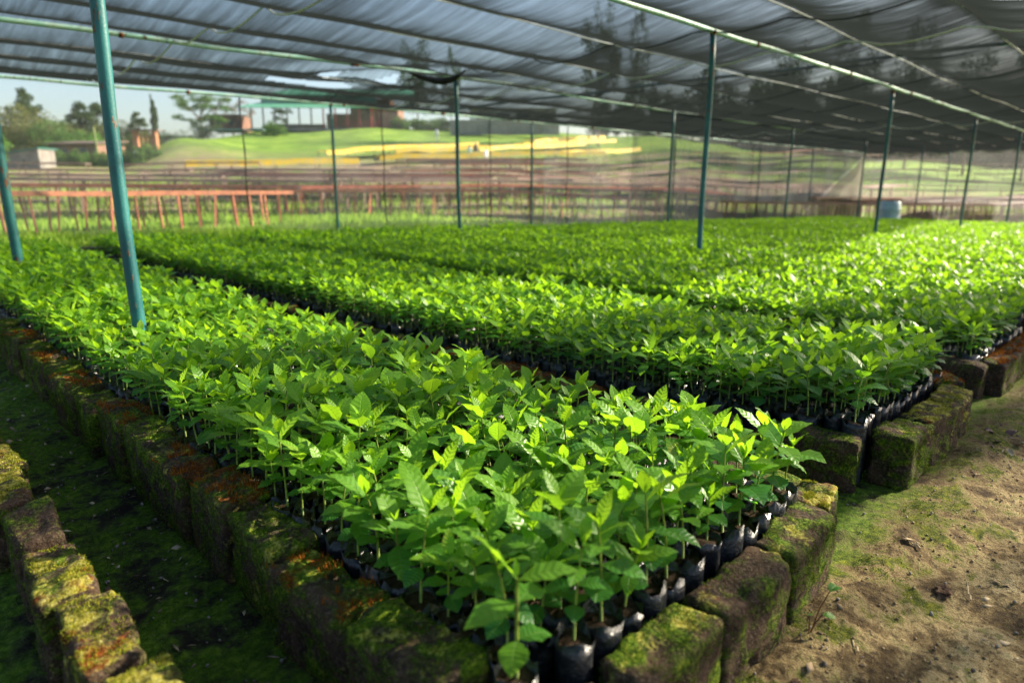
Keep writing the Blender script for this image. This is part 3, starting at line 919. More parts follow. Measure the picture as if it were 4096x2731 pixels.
SUP = sorted([-1.35, .4] + wy[:2] + [3.97] + wy[2:5] + [8.5] + wy[5:] + [12.85])
SEAM = [0.1, 3.3, 6.9, 8.55, 12.2, 15.0, 18.4, 21.5, 25, 28.5, 32, 35.5]
def net_edge(x):
    return np.interp(x, [-5, 6, 7, 7.8, 9, 12, 20, 36], [2.6, 2.6, 1.7, .6, .7, 1.2, 2.4, 4.5])
def build_net():
    xs = np.linspace(-4, 39.6, 480); v = np.linspace(0, 1, 200)
    X, Vv = np.meshgrid(xs, v, indexing='ij')
    e = net_edge(X); yend = 13.35 - .5 / (1 + np.exp(-(X - 5) / 1.2))
    Y = e + (yend - e) * Vv
    s = np.array(SUP)
    k = np.clip(np.searchsorted(s, Y) - 1, 0, len(s) - 2)
    t = np.clip((Y - s[k]) / (s[k + 1] - s[k]), 0, 1)
    # skewed sag: steep near one support, shallow to the next
    sag = (4 * t * (1 - t)) ** .8 * (.6 + .8 * t) * (s[k + 1] - s[k]) * .10
    xm = 1 + .5 * fbm(X, Y * .2, .35, 3, 3)
    Z = ROOF + .045 - sag * xm
    Z += fbm(X, Y, .8, 2, 2) * .035 + fbm(X * 1.6 + Y * .9, Y * .25, 2.4, 3, 6) * .015 * (4 * t * (1 - t))
    # pulled wrinkles round the torn, bunched place
    dd = np.exp(-(((X - 6.4) / 1.5) ** 2 + ((Y - 9.0) / 1.1) ** 2))
    Z += dd * (.05 * np.sin((X - 6.4) * 5 + (Y - 8.4) * 9) + .04)
    lay = np.zeros_like(X)
    pan = np.searchsorted(np.array(SEAM), X + .03 * (Y - 5)); lay += np.array([.1, .3, 0, .45, .05, .25, .1, .35, .1, .3, .4, .3, .4])[np.clip(pan, 0, 12)]
    for q in SEAM: lay += .55 * np.exp(-((X - q - .12) / .16) ** 2)
    lay += .9 * ((X > 12.5) * np.clip((X - 12.5) / 3, 0, 1)) * .5
    lay += .5 * np.clip(fbm(X, Y * .4, .45, 2, 12) * 3, 0, 1)
    lay += 1.6 * (X > 13) * (X < 16.5) * 0
    V = np.stack([X, Y, Z], -1).reshape(-1, 3)
    ni, nj = X.shape
    i, j = np.meshgrid(np.arange(ni - 1), np.arange(nj - 1), indexing='ij')
    F_ = np.stack([i * nj + j, (i + 1) * nj + j, (i + 1) * nj + j + 1, i * nj + j + 1], -1)
    cx = X[:-1, :-1]; cy = Y[:-1, :-1]
    h1 = (((cx - 6.15) + .5 * (cy - 9.4)) / .35) ** 2 + ((cy - 9.35) / .62) ** 2 < 1
    h2 = (((cx - 5.7)) / .75) ** 2 + ((cy - 10.25) / .16) ** 2 < 1
    h3 = (((cx - 5.35) + .5 * (cy - 9.2)) / .12) ** 2 + ((cy - 9.2) / .45) ** 2 < 1
    h4 = (np.abs(fbm(cx, cy, 3.0, 2, 21)) > .36) & (cy < 4)
    F_ = F_[~(h1 | h2 | h3)].reshape(-1, 4)
    me = mesh_np("shade_net", V, F_, M['net'], True)
    a = me.attributes.new("layers", 'FLOAT', 'POINT'); a.data.foreach_set("value", lay.ravel().astype(np.float32))
    root = ob("shade_net", me)
    tag(root, "sagging black shade net stretched over the whole nursery as a roof", "shade net")
    for n_, q in enumerate(SEAM):
        m = MB(); pts = []
        for k in range(60):
            y = 1.2 + (12.6 - 1.2) * k / 59
            if y < float(net_edge(q)): continue
            s_i = max(0, min(len(SUP) - 2, int(np.searchsorted(s, y)) - 1)); tt = (y - s[s_i]) / (s[s_i + 1] - s[s_i])
            pts.append((q + .12 * math.sin(y * .5 + n_) - .03 * (y - 5), y, ROOF + .02 - (4 * tt * (1 - tt)) ** .8 * (.6 + .8 * tt) * (s[s_i + 1] - s[s_i]) * .10 - .012))
        m.tube(pts, .010 if n_ in (1, 3) else .007, 5)
        m.build("stitched_seam", M['wire'] if n_ in (1, 3, 7) else M['dark'], root)
    # bunched, rolled-up fold hanging at the tear
    m = MB(); pts = []; rr = []
    for k in range(15):
        t = k / 14
        pts.append((6.32 + .62 * t + .12 * math.sin(t * 3), 8.55 - .62 * t, ROOF + .03 - .145 * math.sin(math.pi * t) ** .9)); rr.append(.012 + .040 * math.sin(math.pi * t))
    m.tube(pts, rr, 10); m.build("bunched_fold", M['dark'], root, smooth=True)
build_net()

def wall_net(name, pts, z_top, mat, label, cat="net wall", lay=0.0, gap=.05):
    """vertical net hung along a polyline, with a little billow"""
    X = []; Vs = []; F_ = []
    seg = []
    for (a, b) in zip(pts[:-1], pts[1:]):
        n = max(2, int(math.dist(a, b) / .25))
        for k in range(n): seg.append((a[0] + (b[0] - a[0]) * k / n, a[1] + (b[1] - a[1]) * k / n))
    seg.append(pts[-1])
    rows = 12
    for i, (x, y) in enumerate(seg):
        zb = H(x, y) + gap
        for j in range(rows):
            t = j / (rows - 1)
            o_ = .05 * math.sin(i * .7) * math.sin(math.pi * t) + .03 * math.sin(i * .23 + j)
            Vs.append((x + o_, y + o_, zb + (z_top - zb) * t))
    for i in range(len(seg) - 1):
        for j in range(rows - 1):
            F_.append((i * rows + j, (i + 1) * rows + j, (i + 1) * rows + j + 1, i * rows + j + 1))
    me = mesh_np(name, Vs, F_, mat, True)
    a = me.attributes.new("layers", 'FLOAT', 'POINT'); a.data.foreach_set("value", np.full(len(Vs), lay, np.float32))
    o = ob(name, me); tag(o, label, cat)
    return o
yb = lambda x: 13.3 - .5 / (1 + math.exp(-(x - 5.0) / 1.2))
wall_net("net_wall", [(x, yb(x)) for x in np.linspace(-3, 14, 30)], ROOF - .02, M['wallnet'], "thin pale net wall hanging from the rear eave on the left")
wall_net("net_wall", [(14.02, 12.8), (22, 12.8), (39.2, 12.8)], ROOF - .02, M['wallnet'], "darker net wall hanging from the rear eave at right, before the corner", lay=.6)
wall_net("net_wall", [(39.2, 12.75), (39.4, 8), (39.4, 1)], ROOF - .02, M['wallnet'], "pale net wall running off to the right behind the blue drum", lay=.2)
# dark side sheet hanging behind the right half of the rear eave with a straight slanting hem
def tri_sheet():
    # dark doubled net: quadrilateral from the post at x=21 to the corner, lower edge slanting up to the corner's top
    n = 26; Vs = []; F_ = []; rows = 10
    for i in range(n):
        t = i / (n - 1); x = 18.0 + (39.0 - 18.0) * t
        zb = H(x, 12.7) + .05
        if x > 30.5: zb = zb + (ROOF - .06 - zb) * (x - 30.5) / (39.0 - 30.5)
        for j in range(rows): Vs.append((x, 12.70 + .02 * math.sin(i), zb + (ROOF - .03 - zb) * j / (rows - 1)))
    for i in range(n - 1):
        for j in range(rows - 1): F_.append((i * rows + j, (i + 1) * rows + j, (i + 1) * rows + j + 1, i * rows + j + 1))
    me = mesh_np("dark_net_sheet", Vs, F_, M['darknet'], True)
    a = me.attributes.new("layers", 'FLOAT', 'POINT'); a.data.foreach_set("value", np.zeros(len(Vs), np.float32))
    o = ob("dark_net_sheet", me); tag(o, "dark net sheet with a slanting lower hem hung inside the rear wall near its corner", "net sheet")
    n = 14; Vs = []; F_ = []
    for i in range(n):
        t = i / (n - 1); x = 30.7 + (39.0 - 30.7) * t
        zb = H(x, 12.6) + .05; zt = zb + (ROOF - .10 - zb) * t + .01
        for j in range(rows): Vs.append((x, 12.62 + .06 * math.sin(i * 1.3 + j * .5), zb + (zt - zb) * j / (rows - 1)))
    for i in range(n - 1):
        for j in range(rows - 1): F_.append((i * rows + j, (i + 1) * rows + j, (i + 1) * rows + j + 1, i * rows + j + 1))
    me = mesh_np("pale_net_sheet", Vs, F_, M['wallnet2'], True)
    a = me.attributes.new("layers", 'FLOAT', 'POINT'); a.data.foreach_set("value", np.full(len(Vs), .6, np.float32))
    o = ob("pale_net_sheet", me); tag(o, "pale triangular net sheet catching light beside the olive corner post", "net sheet")
tri_sheet()
# slim dark strings tied down the rear wall, and the black cord along its foot
for i, x in enumerate([5.75, 8.8, 12.0, 15.0, 26.4]):
    y = yb(x) - .02
    m = MB(); m.tube([(x + .015 * math.sin(k * .9), y, H(x, y) + .02 + (ROOF - H(x, y) - .04) * k / 14) for k in range(15)], [.016 if k % 4 == 1 else .011 for k in range(15)], 6)
    tag(m.build("tie_cord", M['dark']), ["knotted dark cord hanging in front of the brick house, at the left", "dark cord hanging before the green-roofed shed", "dark cord hanging in front of the three people", "thin dark cord before the yellow drying tables", "thin cord near the far slanting net hem"][i], "cord", "dark cords tying the rear net wall")
m = MB(); m.tube([(x, 9.9 + .12 * math.sin(x * 1.1) + .1 * x * 0, H(x, 9.9) + .10 + .05 * math.sin(x * .8)) for x in np.linspace(.9, 6.4, 40)], .022, 6)
tag(m.build("black_hose", M['dark']), "black hose lying on the grass beyond the far ends of the beds, at left", "hose")
m = MB(); m.tube([(x, 12.3, H(x, 12.3) + .12 + .05 * math.sin(x * .7)) for x in np.linspace(6.8, 13, 40)], .022, 6)
tag(m.build("black_hose", M['dark']), "black hose along the foot of the rear net wall, in the middle", "hose")

# ------------------------------------------------------------------ blue drum
def drum():
    x, y = at(2052, 26.0)
    t = NT("blue_plastic"); p = t.pos()
    col = t.mix(t.smooth(t.noise(p, 5, 4), .4, .7), (.34, .48, .54), (.58, .68, .72))
    M['drum'] = t.done(t.pbr(col, .4, .5))
    root = empty("blue_drum", (x, y, H(x, y)))
    root.scale = (1.2, 1.2, 1.1)
    prof = [(0, 0), (.27, 0), (.29, .03), (.29, .28), (.305, .31), (.29, .34), (.29, .58), (.305, .61), (.29, .64), (.285, .84), (.25, .90), (.23, .905), (.23, .88), (0, .88)]
    n = 24; V = []; F_ = []
    for r, z in prof:
        for k in range(n): V.append((max(r, .001) * math.cos(k * 2 * math.pi / n), max(r, .001) * math.sin(k * 2 * math.pi / n), z))
    for i in range(len(prof) - 1):
        for k in range(n): F_.append((i * n + k, i * n + (k + 1) % n, (i + 1) * n + (k + 1) % n, (i + 1) * n + k))
    me = mesh_np("body", V, F_, M['drum'], True); ob("body", me, root)
    m = MB(); m.tube([(.16, 0, .88), (.16, 0, .915)], .035, 10); m.build("bung", M['dark'], root)
    tag(root, "blue plastic water drum standing behind the far beds at right", "drum")
drum()

# ------------------------------------------------------------------ drying tables
M['table_red'] = simple_mat("red_primer", (.58, .20, .12), (.36, .12, .075), 5, .8)
M['table_brown'] = simple_mat('weathered_frame', (.36, .25, .20), (.26, .17, .14), 2, .9)
M['table_rust'] = simple_mat('rusty_rail', (.34, .13, .07), (.22, .09, .055), 6, .9)
M['table_top'] = simple_mat("brown_mesh_top", (.56, .40, .33), (.34, .23, .19), .9, .9)
M['table_grey'] = simple_mat("grey_mesh_top", (.46, .38, .32), (.26, .22, .18), .9, .9)
M['yellow'] = simple_mat("yellow_sheet", (.80, .55, .03), (.62, .50, .14), 1.6, .6)
def drying_table(p0, p1, label, near, cover=None, fr='table_brown', width=1.1, h=.86, grp="brown drying tables in rows on the meadow"):
    (x0, y0), (x1, y1) = p0, p1
    L = math.dist(p0, p1); ux, uy = (x1 - x0) / L, (y1 - y0) / L; vx, vy = -uy, ux
    z0 = H(x0, y0); z1 = H(x1, y1)
    root = empty("drying_table", (x0, y0, z0))
    def P(s, t, z):  # s along, t across
        x = x0 + ux * s + vx * t; y = y0 + uy * s + vy * t
        return (x - x0, y - y0, z)
    n = max(2, int(L / 2.0))
    zt = [max(H(x0 + ux * L * k / n, y0 + uy * L * k / n), z0 + (z1 - z0) * k / n - .2) - z0 + h for k in range(n + 1)]
    if cover:
        rc = random.Random(int(x0 * 10)); zt = [z + rc.uniform(-.10, .10) for z in zt]
    m = MB()
    for k in range(n):
        a, b = L * k / n, L * (k + 1) / n
        if cover and k % 5 == 4: b -= .35
        q = [P(a, -width / 2, zt[k]), P(b, -width / 2, zt[k + 1]), P(b, width / 2, zt[k + 1]), P(a, width / 2, zt[k])]
        sag = -.03
        m.poly(q + [(c[0], c[1], c[2] + sag) for c in q], [(0, 1, 2, 3), (7, 6, 5, 4), (0, 4, 5, 1), (1, 5, 6, 2), (2, 6, 7, 3), (3, 7, 4, 0)])
    top_m = 'table_top' if (int(x0 * 7) % 3) else 'table_grey'
    m.build("drying_bed", M[cover or top_m], root)
    m = MB()
    for t in (-width / 2, width / 2):
        for k in range(n): m.beam(P(L * k / n, t * 1.04, zt[k] - .01), P(L * (k + 1) / n, t * 1.04, zt[k + 1] - .01), .04, .09 if L > 5 else .05)
    m.build("frame", M[fr] if not cover else M['yellow'], root)
    if cover:
        m = MB()
        for k in range(n):
            a, b = L * k / n, L * (k + 1) / n
            for t in (-width / 2 - .08,):
                m.poly([P(a, t, zt[k] - .02), P(b, t, zt[k + 1] - .02), P(b, t - .06, zt[k + 1] - .42), P(a, t - .06, zt[k] - .42 + .05 * math.sin(k))], [(0, 1, 2, 3)])
        me_ = m.build("cover_skirt", M['yellow'], root)
    if near:
        step = .5 if near == 2 else 1.1
        k = int(L / step)
        rl = random.Random(int(x0 * 100))
        for i in range(k + 1):
            s_ = L * i / k
            for t in (-width / 2, width / 2):
                gx, gy = x0 + ux * s_ + vx * t, y0 + uy * s_ + vy * t
                zz = H(gx, gy) - z0 - .05
                top = np.interp(s_, np.linspace(0, L, n + 1), zt) - .02
                m = MB(); a = P(s_ + rl.uniform(-.10, .10), t + rl.uniform(-.05, .05), zz); b = P(s_, t, top)
                m.beam(a, b, .034, .034); m.build("leg", M['table_brown' if fr == 'table_brown' else 'table_red'], root)
    else:
        m = MB(); k = max(2, int(L / 3.0))
        for i in range(k + 1):
            s_ = L * i / k
            for t in (-width / 2, width / 2):
                gx, gy = x0 + ux * s_ + vx * t, y0 + uy * s_ + vy * t
                zz = H(gx, gy) - z0 - .05
                top = float(np.interp(s_, np.linspace(0, L, n + 1), zt)) - .02
                m.beam(P(s_, t, zz), P(s_, t, top), .045, .045)
        m.build("legs", M['table_brown'], root)["kind"] = 'stuff'
    tag(root, label, "drying table", grp)
    return root

rt = random.Random(3)
drying_table(at(-60, 11.6), at(632, 18.2), "long red-brown drying table, nearest of all, behind the net wall at left", 2, fr='table_rust', h=.84)
def dm(px):  # rows bend away to the right
    return float(np.interp(px, [-200, 640, 1176, 1500, 2000, 2352, 2600], [.86, 1.0, 1.05, 1.17, 1.82, 1.75, 1.75]))
RowN = ['nearest'] + ORD[1:]
for k in range(31):
    d0 = 20.6 * 1.056 ** k
    W12 = 12.0 / d0 * FPX
    px = -160 + rt.uniform(0, 120) if k > 0 else 655
    j = 0
    while px < 2480:
        Lp = W12 * rt.uniform(.8, 1.25)
        q = px + Lp
        mid = (px + q) / 2
        dd = d0 * dm(mid)
        skip = (k > 1 and rt.random() < .30) or (px < 420 and dd > 57) or (mid > 1650 and k in (11, 12, 13)) or (dd > 66 + (9 if mid > 1400 else 0) + (20 if mid > 1650 else 0)) or d0 > 90 or (mid < 860 and dd > 51) or (k in (4, 5, 10, 15, 16) and rt.random() < .5)
        if not skip:
            a = at(px, d0 * dm(px)); b = at(q, d0 * dm(q))
            side = 'at the far left' if mid < 500 else 'left of the middle' if mid < 1050 else 'in the middle' if mid < 1450 else 'right of the middle' if mid < 1900 else 'at the far right'
            lab = "brown drying table in the %s row of the meadow, %s from the left" % (RowN[k], ordn(j))
            drying_table(a, b, lab, fr='table_red' if (k < 2 and mid < 1500) or (k * 5 + int(mid / 90)) % 7 == 0 else 'table_brown', near=2 if k == 0 else (1 if k < 2 else 0), width=1.1 + (.4 if k > 6 else 0), h=.86 + (.10 * ((k * 3) % 4) / 3 - .05 if k else 0))
            j += 1
        px = q + W12 * rt.uniform(.05, .13)
ylist = [((430, 54), (822, 60), 'lowest yellow strip on the grass slope, alone at the left'), ((745, 67), (1090, 79), 'left end of the upper yellow group, nearest the shed'), ((870, 65), (1380, 75), 'long lower yellow strip left of the three people'),
         ((905, 70), (1180, 77), 'short yellow strip just above the long lower one'), ((1090, 73), (1330, 85), 'yellow strip beside the white-shirted person'), ((1190, 79), (1400, 91), 'yellow strip behind the people'),
         ((1240, 72), (1455, 82), 'rightmost yellow strip, lowest on the right'), ((1215, 84), (1375, 95), 'highest yellow strip at the top of the slope')]
for (a, b, lb) in ylist:
    drying_table(at(*a), at(*b), "yellow-sheeted table, " + lb, 0, 'yellow', width=1.6, grp="yellow-covered drying tables on the slope")

# ------------------------------------------------------------------ meadow grass
def grass_field():
    g = np.random.default_rng(12); n = 120000
    px = g.uniform(-150, 2500, n); d = 9.5 + 34 * g.random(n) ** 1.4
    lat = (px - 1176) / FPX * d
    x = (d + lat) * .7071; y = (d - lat) * .7071
    ok = (y > 10.2 + .4 * np.sin(x)) | (x > 28.5)
    ok &= (np.hypot(x, y) < 21) | (g.random(n) < .35)
    x, y = x[ok], y[ok]; n = len(x)
    z = hgt(x, y) + np.clip((np.hypot(x, y) - 16) / 20, 0, 1) * fbm(x, y, .12, 3, 4) * .9
    h = g.uniform(.08, .26, n) * (1 + .8 * fbm(x, y, .5, 2, 3) * 2)
    a = g.random(n) * 6.28; wd = .012 + .012 * g.random(n)
    lx, ly = g.normal(0, .06, n), g.normal(0, .06, n)
    P = np.stack([x, y, z - .01], -1); S = np.stack([np.cos(a) * wd, np.sin(a) * wd, 0 * a], -1)
    Mi = P + np.stack([lx * .4, ly * .4, h * .6], -1); T_ = P + np.stack([lx, ly, h], -1)
    V = np.stack([P - S, P + S, Mi + S * .7, Mi - S * .7, T_], 1)
    F1 = (np.arange(n) * 5)[:, None]
    Q = np.concatenate([F1 + np.array([[0, 1, 2, 3]])]); me = bpy.data.meshes.new("grass")
    V = V.reshape(-1, 3)
    T3 = F1 + np.array([[3, 2, 4, 4]])
    # tip as thin quad: duplicate tip vertex
    V2 = np.concatenate([V, V[4::5] + [0.001, 0, 0]])
    T3[:, 3] = len(V) + np.arange(n)
    return mesh_np("grass", V2, np.concatenate([Q, T3]), M['grass'])
def grass_mat():
    t = NT("meadow_grass"); p = t.pos()
    col = t.ramp(t.noise(p, .9, 5, .7), [(.3, (.14, .25, .03)), (.5, (.26, .42, .05)), (.7, (.42, .52, .10))])
    pb = t.pbr(col, .7, .2); tr = t.n("BsdfTranslucent"); t.put(tr.inputs[0], t.mix(.5, col, (.3, .5, .03)))
    mx = t.n("MixShader"); mx.inputs[0].default_value = .45; t.put(mx.inputs[1], pb); t.put(mx.inputs[2], tr)
    return t.done(mx)
M['grass'] = grass_mat()
tag(ob("grass", grass_field()), "bright green meadow grass under and around the drying tables", "grass", kind='stuff')

# ------------------------------------------------------------------ trees
def crown_mat(name, a, b, c):
    t = NT(name); p = t.pos()
    col = t.ramp(t.noise(p, 1.3, 5, .75), [(.3, a), (.5, b), (.72, c)])
    pb = t.pbr(col, .7, .2); tr = t.n("BsdfTranslucent"); t.put(tr.inputs[0], col)
    mx = t.n("MixShader"); mx.inputs[0].default_value = .3; t.put(mx.inputs[1], pb); t.put(mx.inputs[2], tr)
    return t.done(mx)
M['cr_dark'] = crown_mat("dark_foliage", (.022, .05, .018), (.05, .09, .03), (.11, .15, .05))
M['cr_mid'] = crown_mat("mid_foliage", (.03, .09, .015), (.08, .17, .03), (.15, .25, .05))
M['cr_bright'] = crown_mat("bright_foliage", (.06, .16, .02), (.12, .28, .04), (.22, .38, .07))
M['cr_brown'] = crown_mat("sparse_brown_foliage", (.08, .06, .04), (.16, .12, .08), (.22, .2, .12))
M['cr_olive'] = crown_mat("olive_foliage", (.06, .09, .02), (.13, .15, .04), (.22, .2, .06))
M['bark'] = simple_mat("bark", (.10, .075, .055), (.2, .16, .12), 3, .95, .1, .6, .05)

def crown_mesh(kind, seed, mat):
    g = np.random.default_rng(seed); cl = []
    if kind == 'tall':
        for i in range(46):
            t = g.random() ** .8; rad = (1 - t) ** .75 * .30 + .03
            a = g.random() * 6.28; r = rad * g.random() ** .4
            cl.append((r * math.cos(a), r * math.sin(a), .18 + .80 * t, .085 * (1.1 - .5 * t), .05))
    elif kind == 'round':
        for i in range(46):
            v = g.normal(size=3); v /= np.linalg.norm(v); r = g.random() ** .35
            cl.append((v[0] * .42 * r, v[1] * .42 * r, .58 + v[2] * .36 * r, .12, .09))
    elif kind == 'column':
        for s_ in (-.06, .06):
            for i in range(26):
                t = g.random(); cl.append((s_ + g.normal() * .03, g.normal() * .03, .18 + (.8 if s_ > 0 else .72) * t, .045 * (1.2 - t), .06))
    elif kind == 'umbrella':
        for i in range(40):
            a = g.random() * 6.28; r = .40 * g.random() ** .5; layer = g.choice([.55, .75, .90])
            cl.append((r * math.cos(a), r * math.sin(a), layer + g.normal() * .03, .10, .045))
    elif kind == 'sparse':
        for i in range(60):
            v = g.normal(size=3); v /= np.linalg.norm(v); r = g.random() ** .4
            cl.append((v[0] * .42 * r, v[1] * .42 * r, .62 + v[2] * .34 * r, .06, .05))
    elif kind == 'gum':
        for i in range(38):
            t = g.random(); a = g.random() * 6.28; r = (.06 + .20 * math.sin(math.pi * min(1, t * 1.1)) ** .8) * g.random() ** .4
            cl.append((r * math.cos(a), r * math.sin(a), .30 + .68 * t, .085, .075))
    elif kind == 'bush':
        for i in range(30):
            v = g.normal(size=3); v /= np.linalg.norm(v); r = g.random() ** .35
            cl.append((v[0] * .6 * r, v[1] * .6 * r, .10 + abs(v[2]) * .75 * r, .2, .16))
    n_l = 26 if kind == 'sparse' else 110
    sz = .014 if kind != 'bush' else .035
    P = []
    for (x, y, z, rx, rz) in cl:
        q = g.normal(size=(n_l, 3)); q /= np.linalg.norm(q, axis=1)[:, None]; q *= g.random((n_l, 1)) ** .4
        P.append(np.array([x, y, z]) + q * [rx, rx, rz])
    P = np.concatenate(P); n = len(P)
    a = g.normal(size=(n, 3)); a /= np.linalg.norm(a, axis=1)[:, None]
    b = np.cross(a, g.normal(size=(n, 3))); b /= np.linalg.norm(b, axis=1)[:, None]
    s_ = sz * (.6 + .8 * g.random((n, 1)))
    V = np.stack([P - a * s_, P + b * s_ * .6, P + a * s_, P - b * s_ * .6], 1).reshape(-1, 3)
    return mesh_np("crown", V, np.arange(n * 4).reshape(-1, 4), mat), cl

def trunk_mesh(kind, cl, seed):
    m = MB(); g = random.Random(seed)
    top = .8 if kind in ('tall', 'gum', 'column') else .6
    r0 = .022 if kind != 'bush' else .03
    m.tube([(0, 0, -.03), (.01, 0, top * .3), (-.005, .01, top * .6), (0, 0, top)], [r0, r0 * .8, r0 * .55, r0 * .25], 8)
    for i in range(12):
        c = cl[g.randrange(len(cl))]; zb = min(top * .9, max(.15, c[2] * .6))
        m.tube([(0, 0, zb), (c[0] * .5, c[1] * .5, (zb + c[2]) / 2 + .01), (c[0], c[1], c[2])], [r0 * .4, r0 * .25, r0 * .08], 5)
    me = bpy.data.meshes.new("trunk"); me.from_pydata([tuple(v) for v in m.v], [], m.f); me.materials.append(M['bark'])
    return me
_tc = {}
def tree(px, depth, height, kind, mat, label, wide=1.0, grp="trees beyond the meadow", cat="tree", xy=None):
    key = (kind, mat, int(px) % 3)
    if key not in _tc:
        cm, cl = crown_mesh(kind, len(_tc) + 31, M[mat]); _tc[key] = (cm, trunk_mesh(kind, cl, len(_tc)))
    cm, tm = _tc[key]
    x, y = xy or at(px, depth)
    root = empty('bush' if kind == 'bush' else 'tree', (x, y, H(x, y) - .1), (px * 1.7) % 6.28)
    root.scale = (height * wide, height * wide, height)
    ob("crown", cm, root); ob("trunk", tm, root)
    tag(root, label, cat, grp)
T_ = [(-35, 44, 285, 'round', 'cr_bright', "bright green leafy tree cut by the left picture edge", .8), (52, 88, 240, 'round', 'cr_olive', "olive tree with a leaning round head, left of the tallest", 1.0),
      (88, 92, 213, 'tall', 'cr_dark', "tallest dark ragged tree on the far left", .9), (118, 86, 275, 'round', 'cr_olive', "dusty olive tree right of the tallest one", 1.3), (150, 84, 268, 'round', 'cr_mid', "round green tree behind the grey hut", .8),
      (180, 80, 290, 'round', 'cr_mid', "green bushy tree in front of the dark pine", .9), (205, 96, 240, 'tall', 'cr_dark', "dark pine-like tree left of the nearest post", 1.0), (243, 100, 245, 'gum', 'cr_dark', "thin dark tree partly hidden by the nearest post", .6),
      (290, 92, 275, 'round', 'cr_olive', "slim olive tree just right of the nearest post", .8), (232, 78, 300, 'round', 'cr_bright', "light green young tree by the yellow pole", .5), (335, 88, 262, 'tall', 'cr_dark', "pointed dark tree behind the brick frame", .8),
      (348, 84, 300, 'round', 'cr_olive', "low rusty-olive tree above the brick frame", 1.1), (372, 104, 226, 'column', 'cr_dark', "slender twin-topped cypress against the sky", .9), (476, 98, 222, 'umbrella', 'cr_mid', "layered spreading tree on the hill against the sky", .9),
      (488, 96, 262, 'round', 'cr_dark', "low dark tree beside the brick house", .8), (548, 118, 225, 'sparse', 'cr_brown', "bare brown-twigged tree behind the brick house", .85), (660, 140, 238, 'umbrella', 'cr_dark', "small dark tree rising behind the green-roofed shed", .5),
      (130, 70, 320, 'round', 'cr_mid', "small green tree right of the grey hut", .6), (20, 78, 330, 'tall', 'cr_dark', "dark tree behind the bright one at the left edge", .9), (310, 100, 320, 'round', 'cr_dark', "low dark tree in the gap right of the nearest post", 1.2),
      (420, 112, 300, 'round', 'cr_dark', "distant low dark tree behind the mown mound", 2.0)]
T_ += [(px_, 104, ty_, k_, m2, lb_, w2) for px_, ty_, k_, m2, w2, lb_ in [(10, 285, 'bush', 'cr_mid', .8, 'broad green bush mass behind the leftmost post'), (70, 262, 'bush', 'cr_olive', .7, 'low olive thicket under the tallest dark tree'), (125, 275, 'bush', 'cr_mid', .8, 'green thicket left of the round green tree'),
   (170, 268, 'bush', 'cr_mid', .8, 'green thicket behind the low red-brown house'), (215, 262, 'bush', 'cr_dark', .8, 'dark thicket behind the yellow pole'), (262, 275, 'bush', 'cr_dark', .8, 'dark thicket hidden partly by the nearest post'), (318, 315, 'bush', 'cr_dark', .8, 'dark thicket behind the brick gateway'), (385, 322, 'bush', 'cr_dark', .8, 'low distant thicket right of the cypress')]]
def top_h(px, d, ty): return HCAM - H(*at(px, d)) + (422 - ty) / 1623 * d + .1
for (px, d, h, k, m_, lb, wd) in T_: tree(px, d, top_h(px, d, h), k, m_, lb, wd * (1 if k in ('bush', 'column') else 1.45))
# tall gum trees behind the nursery, seen through the net
G_ = [(965, 150, 82, 'round', 0.42, "broad tree seen dimly through the net above the bunched fold"), (1040, 150, 105, 'round', 0.26, "narrow tree seen through the net, right of the broad one"), (1371, 92, 15, 'round', 0.34, "round-headed tall tree seen dimly through the net, top middle"),
      (1456, 92, 28, 'round', 0.19, "narrow tall tree beside the round-headed one, through the net"), (1796, 92, 90, 'round', 0.42, "modest tree through the net, between two taller ones"), (1936, 88, 40, 'round', 0.35, "tall forked gum tree through the net at right"),
      (2071, 88, 55, 'round', 0.35, "tall broad gum through the net, second from the forked one"), (2206, 84, 125, 'round', 0.48, "dome-shaped tree through the net at far right"), (2341, 80, 110, 'round', 0.48, "tree through the net cut by the right picture edge")]
for (px, d, ty, k, wd, lb) in G_: tree(px, d, top_h(px, d, ty), k, 'cr_dark', lb, wd, grp="tall trees seen through the shade net")
for i, (px, d) in enumerate([(140, 64), (165, 62), (190, 62), (222, 64), (262, 63), (292, 62), (320, 62), (352, 63)]):
    tree(px, d, 1.9, 'bush', 'cr_mid', ["dark green shrub right against the grey hut", "feathery shrub, second from the grey hut", "tall-leaved shrub below the red-roofed house", "shrub at the foot of the yellow pole", "green shrub hidden partly by the nearest post", "shrub just right of the nearest post", "shrub below the brick frame, left side", "shrub below the brick frame, right side"][i], .9, "shrubs below the houses", "bush")
for i, px in enumerate(range(1380, 2480, 58)):
    tree(px, 112 + (i % 3) * 6, (6.5 if px < 1600 else 10) + (i * 7 % 5), 'bush', 'cr_dark', "dark tree of the far belt, %s from its left end" % ordn(i), .55, "dark trees along the far right skyline")
for i, px in enumerate(range(1640, 2420, 75)):
    tree(px, 107, 5.5, 'bush', 'cr_dark', 'low dark bush before the far tree belt, %s from its left end' % ordn(i), 1.1, 'bushes along the far right skyline', 'bush')
for i, (px, d) in enumerate([(925, 103), (960, 105), (990, 104), (1018, 106), (640, 92)]):
    tree(px, d, 2.2, 'bush', 'cr_mid', ['round bush just right of the brown brick building', 'bush, second to the right of the brown building', 'bush between the brown and the whitewashed buildings', 'bush at the left end of the grey retaining wall', 'single bush on the slope below the shed\'s left end'][i], 1.2, 'bushes on the hilltop', 'bush')
